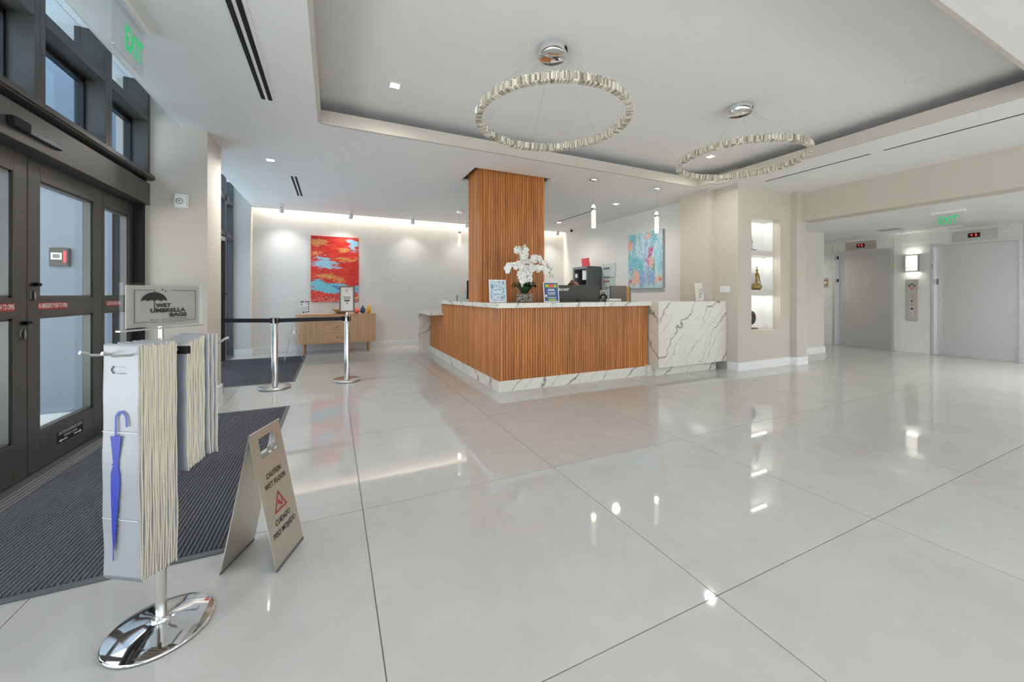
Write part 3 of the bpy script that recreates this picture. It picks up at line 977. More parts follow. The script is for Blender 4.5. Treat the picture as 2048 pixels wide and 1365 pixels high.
# ================================================================== LIGHT FITTINGS
def downlight(x, y, z, label, watts=W_DOWN, group='square recessed downlights'):
    t = thing('recessed_downlight', (x, y, z), label=label, cat='downlight', group=group)
    s, r = .055, .042
    b = B()
    b.box(x - s, x + s, y - s, y - r, z - .006, z + .002).box(x - s, x + s, y + r, y + s, z - .006, z + .002)
    b.box(x - s, x - r, y - r, y + r, z - .006, z + .002).box(x + r, x + s, y - r, y + r, z - .006, z + .002)
    b.build('downlight_trim', 'trim_white', t)
    B().box(x - r, x + r, y - r, y + r, z - .003, z + .001).build('downlight_lens', 'downlight', t)
    lamp('downlight_lamp', 'SPOT', (x, y, z - .02), watts, t, spot_size=math.radians(165), spot_blend=.9, shadow_soft_size=.05)
    return t


downlight(.535, 3.78, ZT, 'lit square downlight in the tray above the entrance side')
downlight(4.94, 3.79, ZT, 'lit square downlight inside the second ring chandelier')
downlight(-.734, 5.82, ZC, 'lit square downlight in the ceiling near the pillar', W_DOWN * 2.2)
downlight(4.934, 5.82, ZC, 'lit square downlight above the reception office', W_DOWN * .9)
downlight(4.948, 7.89, ZC, 'lit square downlight beside the office slot diffuser', W_DOWN * 1.1)
for x, y, z in ((.535, 1.3, ZT), (2.72, .3, ZC), (4.94, -.6, ZC), (-.73, -.4, ZC), (.535, -2.2, ZC), (6.6, -1.2, ZC), (2.72, -2.4, ZC)):  # unseen downlights added behind the camera for soft even light
    downlight(x, y, z, 'added unseen downlight in the tray corner above the sliding doors' if z == ZT else 'added unseen downlight in the ceiling before the glazed shopfront', W_DOWN * .7)
for x, y in ((9.0, -.2), (9.0, 1.0), (10.0, 6.0)):  # out-of-view downlights put in to brighten the lifts and their ceiling
    downlight(x, y, ZL, 'added unseen downlight in the corridor past the lifts' if y > 5 else 'added unseen downlight in the lift lobby ceiling', W_LOBBY * (.3 if y > 5 else 1), 'added lift lobby downlights')
sp = thing('ceiling_plate', (4.91, 1.61, ZT), label='flush white cover plate on the tray ceiling', cat='cover plate')
B().lathe([(.085, -.006), (.09, 0), (.06, .0)], (4.91, 1.61, ZT)).build('plate', 'ceiling', sp)
B().lathe([(.06, -.008), (.06, -.005)], (4.91, 1.61, ZT)).build('grille', 'paper', sp)

lamp('cove_light', 'AREA', (2.2, 9.16, 3.12), W_COVE, None, rot=(math.radians(12), 0, 0), color=(1, .88, .72), shape='RECTANGLE', size=7.2, size_y=.03)
struct(B().box(-1.4, 5.9, 9.125, 9.135, 2.99, 3.0), 'trim_11', 'cove_led', label='warm LED strip hidden in the ceiling cove', cat='light strip')


def slot_diffuser(x, y0, y1, z, slots, w, label):
    t = thing('slot_diffuser', (x, (y0 + y1) / 2, z), label=label, cat='air diffuser', group='linear slot air diffusers')
    tot = slots * w + (slots + 1) * w * .7
    B().box(x - tot / 2, x + tot / 2, y0 - .02, y1 + .02, z - .004, z + .001).build('diffuser_frame', 'trim_white', t)
    for k in range(slots):
        xx = x - tot / 2 + w * .7 + k * w * 1.7
        B().box(xx, xx + w, y0, y1, z - .0055, z - .0035).build('slot', 'dark_gap', t)


slot_diffuser(-.535, 1.6, 4.03, ZC, 2, .032, 'twin black slot air diffuser beside the green exit sign')
slot_diffuser(-.525, 6.47, 7.70, ZC, 2, .03, 'short twin slot air diffuser in front of the red painting')
slot_diffuser(6.03, 2.41, 3.68, ZC, 2, .012, 'thin slot air diffuser next to the niche wall')
slot_diffuser(6.03, .6, 2.285, ZC, 2, .012, 'thin slot air diffuser beyond the one by the niche wall')
slot_diffuser(4.88, 6.5, 8.02, ZC, 2, .012, 'thin slot air diffuser over the reception office')

# monopoint spotlights that light the back wall
for k, (x, y, lab) in enumerate(((-.907, 8.62, 'small white ceiling spotlight nearest the far glazed door'), (.342, 8.7, 'small white ceiling spotlight right above the red painting'),
                                 (1.628, 8.75, 'small white ceiling spotlight right of the red painting'), (2.876, 8.65, 'small white ceiling spotlight half behind the wooden column'),
                                 (5.45, 8.75, 'small white ceiling spotlight beside the security camera'))):
    t = thing('ceiling_spotlight', (x, y, ZC), label=lab, cat='spotlight', group='adjustable spotlights facing the back wall')
    B().lathe([(.058, -.022), (.06, -.018), (.06, 0)], (x, y, ZC), 20).build('mounting_plate', 'trim_white', t)
    B().lathe([(.012, -.07), (.012, -.022)], (x, y, ZC), 10).build('swivel', 'steel', t)
    tgt = Vector((x, YB, 1.7)) if k != 1 else Vector((.05, YB, 1.75))
    c = Vector((x, y, ZC - .1))
    d = (tgt - c).normalized()
    B().tube([c - d * .05, c + d * .055], .043, 16).build('lamp_head', 'trim_white', t)
    B().tube([c + d * .0552, c + d * .0557], .034, 16).build('lens', 'downlight', t)
    q = d.to_track_quat('-Z', 'Y').to_euler()
    lamp('spot_lamp', 'SPOT', c + d * .07, W_SPOT * (1.6 if k < 2 else .8), t, rot=q, spot_size=math.radians(92), spot_blend=1.0, shadow_soft_size=.03)

cm = thing('security_camera', (5.74, 8.55, ZC), label='small white dome security camera over the office corner', cat='camera')
B().lathe([(.0, -.085), (.03, -.08), (.05, -.06), (.055, -.03), (.06, 0)], (5.74, 8.55, ZC), 20).build('camera_body', 'trim_white', cm)
B().sphere((5.72, 8.5, ZC - .055), .034).build('camera_lens', 'matte_black', cm)

# pendants over the counter
for x, y, lab in ((3.578, 4.728, 'glass tube pendant lamp above the closed monitor backs'), (4.819, 4.689, 'glass tube pendant lamp in front of the turquoise painting'), (2.39, 7.69, 'glass tube pendant lamp behind the wooden column')):
    t = thing('pendant_lamp', (x, y, ZC), label=lab, cat='pendant lamp', group='bubble glass pendants of the reception')
    B().lathe([(.0, -.036), (.066, -.036), (.07, -.03), (.07, 0)], (x, y, ZC), 28).build('ceiling_canopy', 'chrome', t)
    B().tube([(x, y, ZC - .036), (x, y, 2.56)], .0018, 6).build('cord', 'alu', t)
    B().lathe([(.004, 2.57), (.018, 2.56), (.03, 2.53), (.03, 2.515)], (x, y, 0), 20).build('lit_cap', 'bulb', t)
    B().lathe([(.034, 2.475), (.035, 2.48), (.035, 2.512), (.034, 2.515)], (x, y, 0), 20).build('collar', 'steel', t)
    tb = B().lathe([(.031, 2.215), (.033, 2.22), (.033, 2.472), (.031, 2.475)], (x, y, 0), 20).build('glass_tube', 'seed_glass', t)
    bb_ = B()
    for k in range(46):
        a, zz = random.uniform(0, 2 * PI), random.uniform(2.225, 2.465)
        bb_.sphere((x + .033 * math.cos(a), y + .033 * math.sin(a), zz), random.uniform(.003, .006), 6, 4)
    bb_.build('bubbles', 'bulb', tb, kind='stuff')
    lamp('pendant_light', 'POINT', (x, y, 2.17), W_PEND, t, color=(1, .86, .66), shadow_soft_size=.03)


# ring chandeliers
def chandelier(x, y, label, r=.60, zr=2.63):
    t = thing('ring_chandelier', (x, y, ZT), label=label, cat='chandelier', group='crystal ring chandeliers')
    cn = B().lathe([(.0, -.072), (.110, -.072), (.116, -.066), (.116, 0)], (x, y, ZT), 40).build('ceiling_canopy', 'chrome', t)
    sl = B()
    for k in range(5):
        a = math.radians(-62 + k * 7)
        c = Vector((x + .1185 * math.cos(a), y + .1185 * math.sin(a), ZT - .030))
        sl.obox(c, (math.cos(a), math.sin(a), 0), (-math.sin(a), math.cos(a), 0), (0, 0, 1), .0015, .0035, .014)
    sl.build('vent_slots', 'matte_black', cn)
    n = 96
    core = B()
    for (ra, rb, za, zb) in ((r - .008, r + .008, zr - .018, zr + .018),):
        vs, fs = [], []
        for k in range(n):
            c, s = math.cos(2 * PI * k / n), math.sin(2 * PI * k / n)
            for rr, zz in ((ra, za), (rb, za), (rb, zb), (ra, zb)):
                vs.append((x + rr * c, y + rr * s, zz))
        for k in range(n):
            for q in range(4):
                a, b = k * 4 + q, k * 4 + (q + 1) % 4
                a2, b2 = ((k + 1) % n) * 4 + q, ((k + 1) % n) * 4 + (q + 1) % 4
                fs.append((a, b, b2, a2))
        core.add(vs, fs, True)
    core.build('ring_band', 'ring_core', t)
    cr = B()
    m = 440
    rnd = random.Random(3)
    for k in range(m):
        a = 2 * PI * k / m
        er, et, ez = Vector((math.cos(a), math.sin(a), 0)), Vector((-math.sin(a), math.cos(a), 0)), Vector((0, 0, 1))
        base = Vector((x, y, zr)) + er * r
        for rr, zz, hr, hz in ((.017, 0, .008, .021), (-.017, 0, .008, .021), (0, .026, .022, .006), (0, -.026, .022, .006)):
            c = base + er * rr + ez * zz
            tw = rnd.uniform(-.35, .35)
            e1 = (er * math.cos(tw) + et * math.sin(tw)).normalized()
            e2 = ez.cross(e1)
            cr.obox(c, e1, e2, ez, hr, .0032, hz)
    cr.build('crystal_prisms', 'crystal', t, kind='stuff')
    for k in range(6):
        a = 2 * PI * k / 6 + .3
        B().tube([(x + .09 * math.cos(a), y + .09 * math.sin(a), ZT - .07), (x + r * math.cos(a), y + r * math.sin(a), zr + .045)], .0009, 5).build('suspension_wire', 'alu', t)
    return t


chandelier(1.617, 2.677, 'crystal ring chandelier hung towards the entrance side of the tray')
chandelier(3.924, 2.66, 'crystal ring chandelier hung towards the lift side of the tray')

# wall sconce between the lifts
sc = thing('wall_sconce', (LX, 3.635, 1.84), label='lit square glass wall sconce above the lift call panel', cat='wall lamp')
B().box(LX - .012, LX, 3.545, 3.73, 1.685, 2.02).build('back_plate', 'steel', sc)
vs = []
prof = [(-.012 - .075 * math.sin(PI * k / 10), 3.548 + .179 * k / 10) for k in range(11)]
sb = B()
sb.add([(LX + px, py, z) for z in (1.70, 2.005) for px, py in prof], [(k, k + 1, k + 12, k + 11) for k in range(10)] + [tuple(range(11)), tuple(reversed(range(11, 22)))], False)
dif = sb.build('diffuser', 'sconce', sc)
for z in (1.725, 1.75, 1.765, 1.955, 1.985):
    B().add([(LX + px * 1.01 - .0006, py, zz) for zz in (z, z + .004) for px, py in prof], [(k, k + 1, k + 12, k + 11) for k in range(10)]).build('glass_band', 'paper', dif)
for y in (3.541, 3.727):
    B().box(LX - .09, LX, y, y + .007, 1.685, 2.02).build('side_frame', 'steel', sc)
for z in (1.680, 2.016):
    B().box(LX - .02, LX, 3.541, 3.734, z, z + .008).build('end_frame', 'steel', sc)
lamp('sconce_up', 'AREA', (LX - .05, 3.636, 2.03), W_SCONCE, sc, rot=(PI, 0, 0), color=(1, .95, .87), shape='RECTANGLE', size=.05, size_y=.16)
lamp('sconce_down', 'AREA', (LX - .05, 3.636, 1.675), W_SCONCE, sc, color=(1, .95, .87), shape='RECTANGLE', size=.05, size_y=.16)


# ================================================================== RECEPTION DESK AND COLUMN
def slat_mesh(w, d, h, face):
    """one tambour slat with a rounded front; face 'Y-' or 'X-' tells which way it looks"""
    pts = [(-w / 2, 0), (w / 2, 0)]
    arc = [(w / 2 * math.cos(PI * k / 4), d * (.45 + .55 * math.sin(PI * k / 4))) for k in range(5)]
    poly = [(-w / 2, 0), (w / 2, 0)] + arc
    b = B()
    vs, n = [], len(poly)
    for z in (0, h):
        for px, py in poly:
            vs.append((px, -py, z) if face == 'Y-' else (-py, -px, z))
    fs = [tuple(range(n)), tuple(reversed(range(n, 2 * n)))] + [(i, i + n, (i + 1) % n + n, (i + 1) % n) for i in range(n)]
    b.add(vs, fs)
    return b.mesh('slat')


DX0, DX1, DY0, DY1 = 1.847, 4.262, 4.32, 7.96
ZB, ZW = .136, 1.036
desk = thing('reception_desk', (1.83, 4.3, 0), label='L-shaped reception desk of teak slats with a marble top and base', cat='reception desk')
B().box(DX0, DX1, DY0, DY0 + .07, ZB, ZW).build('front_carcass', 'teak_back', desk)
B().box(DX0, DX0 + .07, DY0 + .07, 7.04, ZB, ZW).build('side_carcass', 'teak_back', desk)
B().box(DX0, DX0 + .07, 7.04, DY1, ZB, .80).build('low_side_carcass', 'teak_back', desk)
pitch = .0372
sm = slat_mesh(.0335, .012, ZW - ZB, 'Y-')
n = int((DX1 - DX0 - .01) / pitch)
for k in range(n):
    o = link('slat', sm, 'teak', desk)
    o.location = Vector((DX0 + .012 + (k + .5) * (DX1 - DX0 - .012) / n, DY0, ZB)) - ORG[desk.name]
smx = slat_mesh(.0335, .012, ZW - ZB, 'X-')
smx2 = slat_mesh(.0335, .012, .80 - ZB, 'X-')
n = int((DY1 - DY0) / pitch)
for k in range(n):
    y = DY0 + (k + .5) * (DY1 - DY0) / n
    o = link('slat', smx if y < 7.02 else smx2, 'teak', desk)
    o.location = Vector((DX0, y, ZB)) - ORG[desk.name]
B().box(DX0 - .014, DX0 + .006, DY0 - .014, DY0 + .006, ZB, ZW).build('corner_bead', 'teak', desk, bevel=.002)
B().box(1.835, 4.262, 4.305, 4.40, 0, ZB).build('front_plinth', 'marble', desk, label='veined marble base under the slats')
B().box(1.835, 1.90, 4.40, DY1, 0, ZB).build('side_plinth', 'marble', desk, label='veined marble base under the slats')
B().box(1.79, 4.276, 4.245, 4.72, ZW, 1.096).build('counter_top', 'marble', desk, bevel=.003, label='veined marble counter slab')
B().box(1.79, 2.22, 4.72, 7.04, ZW, 1.096).build('side_counter_top', 'marble', desk, bevel=.003, label='veined marble counter slab')
B().box(1.60, 2.35, 6.90, 8.02, .82, .865).build('low_counter_top', 'marble', desk, bevel=.003, label='lower veined marble counter')
B().box(1.60, 1.845, 7.96, 8.02, 0, .82).build('end_panel', 'marble', desk, label='upright marble end panel')
B().box(1.92, 2.2, 7.04, 7.08, .865, 1.06).build('step_panel', 'marble', desk)
B().box(4.276, 5.597, 4.12, 4.72, .134, 1.096).box(5.597, 5.745, 4.12, 4.337, .134, 1.096).build('end_block', 'marble', desk, label='boldly veined marble block')
B().box(4.30, 5.60, 4.20, 4.66, 0, .134).build('block_plinth', 'marble', desk)
B().box(4.20, 4.30, 4.26, 4.33, 0, .16).build('plinth_return', 'marble', desk)
B().box(3.0, 5.5, 4.72, 5.30, .72, .75).build('work_surface', 'oak', desk)
for x in (3.05, 4.2, 5.4):
    B().box(x, x + .04, 4.74, 5.26, 0, .72).build('work_surface_leg', 'oak_v', desk)

KX0, KX1, KY0, KY1 = 1.874, 2.905, 5.05, 5.546
col = thing('wood_column', ((KX0 + KX1) / 2, (KY0 + KY1) / 2, 0), label='square column clad in vertical teak slats behind the reception counter', cat='column')
B().box(KX0, KX1, KY0, KY1, 0, 3.19).build('column_core', 'teak_back', col)
sm = slat_mesh(.0335, .012, 3.19, 'Y-')
n = int((KX1 - KX0) / pitch)
for k in range(n):
    o = link('slat', sm, 'teak', col)
    o.location = Vector((KX0 + (k + .5) * (KX1 - KX0) / n, KY0, 0)) - ORG[col.name]
smx = slat_mesh(.0335, .012, 3.19, 'X-')
n = int((KY1 - KY0) / pitch)
for k in range(n):
    o = link('slat', smx, 'teak', col)
    o.location = Vector((KX0, KY0 + (k + .5) * (KY1 - KY0) / n, 0)) - ORG[col.name]
B().box(KX0 - .014, KX0 + .006, KY0 - .014, KY0 + .006, 0, 3.19).build('corner_bead', 'teak', col, bevel=.002)


# ---- things on the counter
def sign_holder(name, x0, x1, y, z0, z1, tilt, label, cat='sign holder'):
    """free-standing acrylic holder leaning back, returns the thing and a point mapper for its face"""
    t = thing(name, ((x0 + x1) / 2, y, z0), label=label, cat=cat)
    w, h = x1 - x0, z1 - z0
    ay = Vector((0, math.sin(tilt), math.cos(tilt)))
    nrm = Vector((0, -math.cos(tilt), math.sin(tilt)))
    org = Vector((x0, y, z0 + .004))
    f = lambda a, b, e=0: org + Vector((a, 0, 0)) + ay * b + nrm * e
    B().obox(f(w / 2, h / 2, -.002), (1, 0, 0), ay, nrm, w / 2, h / 2, .002).build('acrylic_panel', 'paper', t)
    B().box(x0, x1, y - .01, y + .07, z0, z0 + .004).build('foot', 'acrylic', t)
    return t, f, w, h, ay, nrm


def patch(name, t, f, ay, nrm, a0, a1, b0, b1, mat, e=.0008):
    c = f((a0 + a1) / 2, (b0 + b1) / 2, e)
    return B().obox(c, (1, 0, 0), ay, nrm, abs(a1 - a0) / 2, abs(b1 - b0) / 2, .0003).build(name, mat, t)


ZTOP = 1.096
t, f, w, h, ay, nrm = sign_holder('flyer_stand', 1.826, 2.066, 4.58, ZTOP, 1.392, .10, 'acrylic stand holding a blue floral flyer beside the orchid')
patch('flyer', t, f, ay, nrm, .012, w - .012, .02, h - .014, 'floral')
for k, (b, ww) in enumerate(((.235, .05), (.205, .1), (.18, .12), (.145, .15), (.125, .13), (.085, .09), (.065, .08), (.045, .07))):
    patch('print_line', t, f, ay, nrm, w / 2 - ww / 2, w / 2 + ww / 2, b - .004, b + .004, 'paper' if k in (3, 4) else 'white_ink', .0014)
t, f, w, h, ay, nrm = sign_holder('flyer_stand', 2.600, 2.842, 4.52, ZTOP, 1.372, .12, 'tilted acrylic stand holding a navy and lime flyer by the monitor')
patch('flyer', t, f, ay, nrm, .012, w - .012, .014, h - .012, 'navy_print')
patch('print_banner', t, f, ay, nrm, .03, w - .03, h - .075, h - .032, 'lime', .0014)
patch('print_banner', t, f, ay, nrm, .075, w - .075, h - .072, h - .034, 'coral', .002)
for b, ww, m in ((.175, .1, 'white_ink'), (.158, .12, 'white_ink'), (.128, .13, 'rack_glass'), (.108, .11, 'rack_glass'), (.085, .12, 'grey_ink'), (.06, .14, 'rack_glass')):
    patch('print_line', t, f, ay, nrm, w / 2 - ww / 2, w / 2 + ww / 2, b - .005, b + .005, m, .0014)
patch('print_flower', t, f, ay, nrm, .02, .05, .07, .1, 'petal', .0016)
patch('print_button', t, f, ay, nrm, .065, w - .05, .022, .042, 'lime', .0014)
t, f, w, h, ay, nrm = sign_holder('notice_stand', 5.42, 5.735, 4.42, ZTOP, 1.385, .1, 'clear acrylic notice stand on the marble end block')
patch('notice', t, f, ay, nrm, .01, w - .01, .02, h - .01, 'greige_light')
text('notice_lettering', 'WIFI', .04, f(w * .42, h * .62, .001), (1, 0, 0), ay, 'navy', t)
patch('print_line', t, f, ay, nrm, .07, w - .09, h * .5, h * .52, 'navy', .0014)
patch('print_frame', t, f, ay, nrm, .09, w - .1, .05, .12, 'slate', .0014)
patch('print_frame', t, f, ay, nrm, .105, w - .115, .062, .108, 'greige_light', .002)
B().prism([(.06, .02), (.1, .05), (.16, .18), (.17, .26), (.24, .27), (.22, .18), (.2, .1), (.16, .06), (.15, .02)], f(0.02, 0, .003), (1, 0, 0), ay, .0006).build('print_figure', 'paper', t)

# orchid in a glass bowl of pebbles
OX, OY = 2.32, 4.56
orch = thing('orchid_arrangement', (OX, OY, ZTOP), label='white orchid arrangement in a low glass bowl of pebbles', cat='flower arrangement')
B().lathe([(.0, .003), (.125, .003), (.128, .01), (.128, .125), (.122, .125), (.122, .012), (.0, .012)], (OX, OY, ZTOP), 36, sy=.6).build('glass_bowl', 'acrylic', orch)
pb = B()
rnd = random.Random(5)
for k in range(420):
    a, rr = rnd.uniform(0, 2 * PI), math.sqrt(rnd.random())
    if k < 300:
        rr = rnd.uniform(.9, 1)
    zz = rnd.uniform(.018, .104)
    if rr < .85:
        zz = rnd.uniform(.09, .108)
    s = rnd.uniform(.006, .012)
    pb.sphere((OX + .112 * rr * math.cos(a), OY + .064 * rr * math.sin(a), ZTOP + zz), s, 6, 4, rnd.uniform(.6, 1))
pb.build('pebbles', 'pebble', orch, kind='stuff')
B().lathe([(.1, .014), (.105, .09)], (OX, OY, ZTOP), 24, sy=.55).build('soil', 'charcoal', orch)


def leaf_part(ang, ln, wd, lift, base):
    b = B()
    vs, fs = [], []
    for i in range(9):
        s = i / 8
        r = ln * s
        zz = lift * math.sin(s * 2.3) * ln
        ww = wd * (math.sin(PI * min(1, s * .9 + .1)) ** .7)
        for q in (-1, 0, 1):
            p = Vector((r * math.cos(ang), r * math.sin(ang), zz - (abs(q) * -.012))) + Vector((-math.sin(ang), math.cos(ang), 0)) * ww * q
            vs.append(base + p)
    for i in range(8):
        for q in range(2):
            a = i * 3 + q
            fs.append((a, a + 1, a + 4, a + 3))
    b.add(vs, fs, True)
    return b


for k, (a, ln, wd, lf) in enumerate(((3.3, .15, .05, .75), (-2.6, .14, .05, .85), (-2.0, .12, .05, .95), (-1.4, .11, .052, .9), (-.9, .12, .05, .95), (-.35, .14, .05, .85), (.1, .15, .048, .75), (.9, .14, .05, .8), (2.2, .14, .05, .8), (-1.75, .12, .045, 1.25), (-1.1, .12, .045, 1.25), (-.5, .13, .045, 1.15), (-2.5, .13, .045, 1.15), (2.8, .15, .046, .9))):
    leaf_part(a, ln, wd, lf, Vector((OX + .03 * math.cos(a), OY + .02 * math.sin(a), ZTOP + .11))).build('leaf', 'leaf', orch)
petal = B()
fl_v, fl_f = [], []
for k in range(5):
    a = PI / 2 + 2 * PI * k / 5
    wid = .021 if k in (1, 4) else .015
    ca, sa = math.cos(a), math.sin(a)
    base = len(fl_v)
    for s, ww, zz in ((.0, .3, 0), (.35, 1, .006), (.7, .95, .004), (1, .25, -.006)):
        for q in (-1, 1):
            fl_v.append((ca * .036 * s - sa * wid * ww * q, sa * .036 * s + ca * wid * ww * q, zz))
    fl_f += [(base + 2 * i, base + 2 * i + 1, base + 2 * i + 3, base + 2 * i + 2) for i in range(3)]
petal.add(fl_v, fl_f, True)
flower_me = petal.mesh('flower')
flower_me.materials.append(M['petal'])
lip_me = B().sphere((0, -.004, .006), .0042, 6, 4).mesh('flower_lip')
lip_me.materials.append(M['petal_centre'])
rnd = random.Random(11)
sprays = [  # arching stems as (dx, dy, dz) from the bowl
    [(-.02, 0, .1), (-.02, 0, .3), (-.05, .0, .5), (-.02, -.02, .62), (.0, -.02, .74)],
    [(-.03, -.02, .1), (-.04, -.02, .3), (-.08, -.03, .47), (-.18, -.05, .5), (-.30, -.06, .44)],
    [(.02, .01, .1), (.03, .01, .35), (.08, .02, .56), (.2, .02, .60), (.36, .0, .5), (.40, -.01, .36)],
    [(.01, -.02, .1), (.02, -.02, .3), (.06, -.03, .45), (.16, -.05, .47), (.28, -.06, .42)],
    [(.0, .02, .1), (.0, .02, .3), (.0, .0, .46), (.02, -.02, .36), (.05, -.04, .27)],
    [(-.01, -.03, .1), (-.02, -.04, .28), (-.05, -.05, .42), (-.1, -.07, .36), (-.07, -.08, .27)],
    [(.0, -.01, .1), (-.01, -.01, .4), (-.03, .0, .62), (-.07, .0, .74), (-.12, -.01, .70)]]
for sidx, sp_ in enumerate(sprays):
    pts = []
    P0 = [Vector(p) for p in sp_]
    for i in range(len(P0) - 1):
        for q in range(5):
            u = q / 5
            a, b_, c_, d_ = P0[max(i - 1, 0)], P0[i], P0[i + 1], P0[min(i + 2, len(P0) - 1)]
            pts.append(.5 * ((2 * b_) + (c_ - a) * u + (2 * a - 5 * b_ + 4 * c_ - d_) * u * u + (3 * b_ - a - 3 * c_ + d_) * u ** 3))
    pts.append(P0[-1])
    wp = [Vector((OX, OY, ZTOP)) + p * Vector((.98, 1, 1)).x for p in pts]
    B().tube(wp, .0028, 6).build('stem', 'stem', orch)
    start = int(len(wp) * .42)
    for i in range(start, len(wp)):
        for rep in range(2 if sidx not in (0, 6) else 1):
            p = wp[i] + Vector((rnd.uniform(-.03, .03), rnd.uniform(-.05, .0), rnd.uniform(-.03, .03)))
            if sidx == 2 and i > len(wp) - 6:
                B().sphere(p, .008, 6, 5).build('bud', 'stem', orch)
                continue
            o = link('flower', flower_me, None, orch)
            o.location = p - ORG[orch.name]
            o.rotation_euler = (PI / 2 + rnd.uniform(-.6, .5), rnd.uniform(-.5, .5), rnd.uniform(-.7, .7))
            s = rnd.uniform(.85, 1.2)
            o.scale = (s, s, s)
            l_ = link('flower_lip', lip_me, None, o)


# monitors seen from behind
def monitor(x0, x1, y, z0, z1, mat, label, logo=None, rotz=0):
    t = thing('monitor', ((x0 + x1) / 2, y, .75), label=label, cat='monitor')
    b = B().box(x0, x1, y, y + .03, z0, z1)
    p = b.build('display_shell', mat, t, bevel=.006)
    B().box(x0 + .008, x1 - .008, y + .0302, y + .0312, z0 + .015, z1 - .01).build('screen', 'matte_black', p)
    cx = (x0 + x1) / 2
    B().box(cx - .03, cx + .03, y - .012, y + .01, .77, z0 + .12).build('stand_neck', 'black', t)
    B().box(cx - .11, cx + .11, y - .05, y + .09, .751, .766).build('stand_foot', 'black', t, bevel=.004)
    for dx in (-.03, .04):
        B().box(cx + dx, cx + dx + .02, y - .004, y, z0 + .006, z0 + .018).build('port', 'matte_black', p)
    if logo:
        text('logo_lettering', logo, .078, (x0 + .135, y, z1 - .06), (1, 0, 0), (0, 0, 1), 'white_ink', p, width=.20, bold=.0012)
    return t


monitor(2.985, 3.775, 4.84, 1.02, 1.343, 'charcoal', 'wide charcoal monitor seen from behind with a pale logo', 'acer')
monitor(4.013, 4.342, 4.86, 1.02, 1.345, 'taupe_plastic', 'small taupe monitor seen from behind right of the wide monitor')
ph = thing('desk_telephone', (3.92, 4.83, .75), label='black desk telephone with its handset between the monitors', cat='telephone')
B().box(3.83, 3.99, 4.80, 4.98, .751, .80).box(3.86, 3.95, 4.88, 4.97, .8, 1.05).build('phone_body', 'black', ph, bevel=.006)
arc = [(3.868 + .06 * math.cos(PI * 1.25 * k / 12 - .6), 4.86, 1.14 + .06 * math.sin(PI * 1.25 * k / 12 - .6)) for k in range(13)]
B().tube(arc, .017, 8).tube([(3.895, 4.88, 1.04), (3.90, 4.87, 1.105)], .02, 8).build('handset', 'matte_black', ph)
pf = thing('photo_stand', (3.985, 5.02, .75), label='small grey framed photo leaning behind the telephone', cat='photo')
B().box(3.925, 4.055, 5.0, 5.015, .751, 1.27).build('backing', 'paper', pf)
B().box(3.93, 4.02, 4.996, 5.0, 1.10, 1.26).build('photo_print', 'photo_grey', pf)
B().prism([(.04 * math.cos(PI * k / 10), .07 * math.sin(PI * k / 10)) for k in range(11)] + [(.028 * math.cos(PI * k / 10), .056 * math.sin(PI * k / 10)) for k in range(10, -1, -1)], (3.985, 4.9955, 1.12), (1, 0, 0), (0, 0, 1), .001).build('arch_print', 'paper', pf)
pr = thing('label_printer', (3.90, 4.62, ZTOP), label='low white card tray between the two monitor backs', cat='tray')
B().box(3.80, 4.02, 4.62, 4.71, ZTOP, ZTOP + .042).build('tray_body', 'paper', pr, bevel=.004)
for k in range(3):
    B().box(3.82 + k * .065, 3.86 + k * .065, 4.617, 4.6205, ZTOP + .008, ZTOP + .016).build('tray_slot', 'slate', pr)
am = thing('wooden_block', (4.50, 5.02, .75), label='amber plywood panel standing right of the taupe monitor', cat='wood panel')
B().box(4.41, 4.53, 5.0, 5.02, .751, 1.335).build('panel_front', 'amber_ply', am, bevel=.004)
B().box(4.53, 4.56, 5.0, 5.06, .751, 1.325).build('panel_side', 'taupe_plastic', am, bevel=.004)
pd = thing('paper_stand', (2.2, 6.9, .0), label='white paper sheet in a stand left of the wooden column', cat='paper stand')
B().box(2.105, 2.285, 6.86, 6.864, 1.096, 1.30).build('paper_sheet', 'paper', pd)
B().box(2.08, 2.092, 6.855, 6.867, 1.096, 1.19).build('pen', 'charcoal', pd)
bm_ = thing('side_monitor', (1.98, 5.8, .0), label='thin black monitor edge showing beside the wooden column', cat='monitor')
B().box(1.862, 2.30, 5.60, 5.63, 1.13, 1.42).build('display_shell', 'black', bm_, bevel=.006)
B().box(2.05, 2.11, 5.605, 5.625, 1.1, 1.2).build('stand_neck', 'black', bm_)
B().box(2.0, 2.16, 5.57, 5.66, 1.0965, 1.105).build('stand_foot', 'black', bm_)

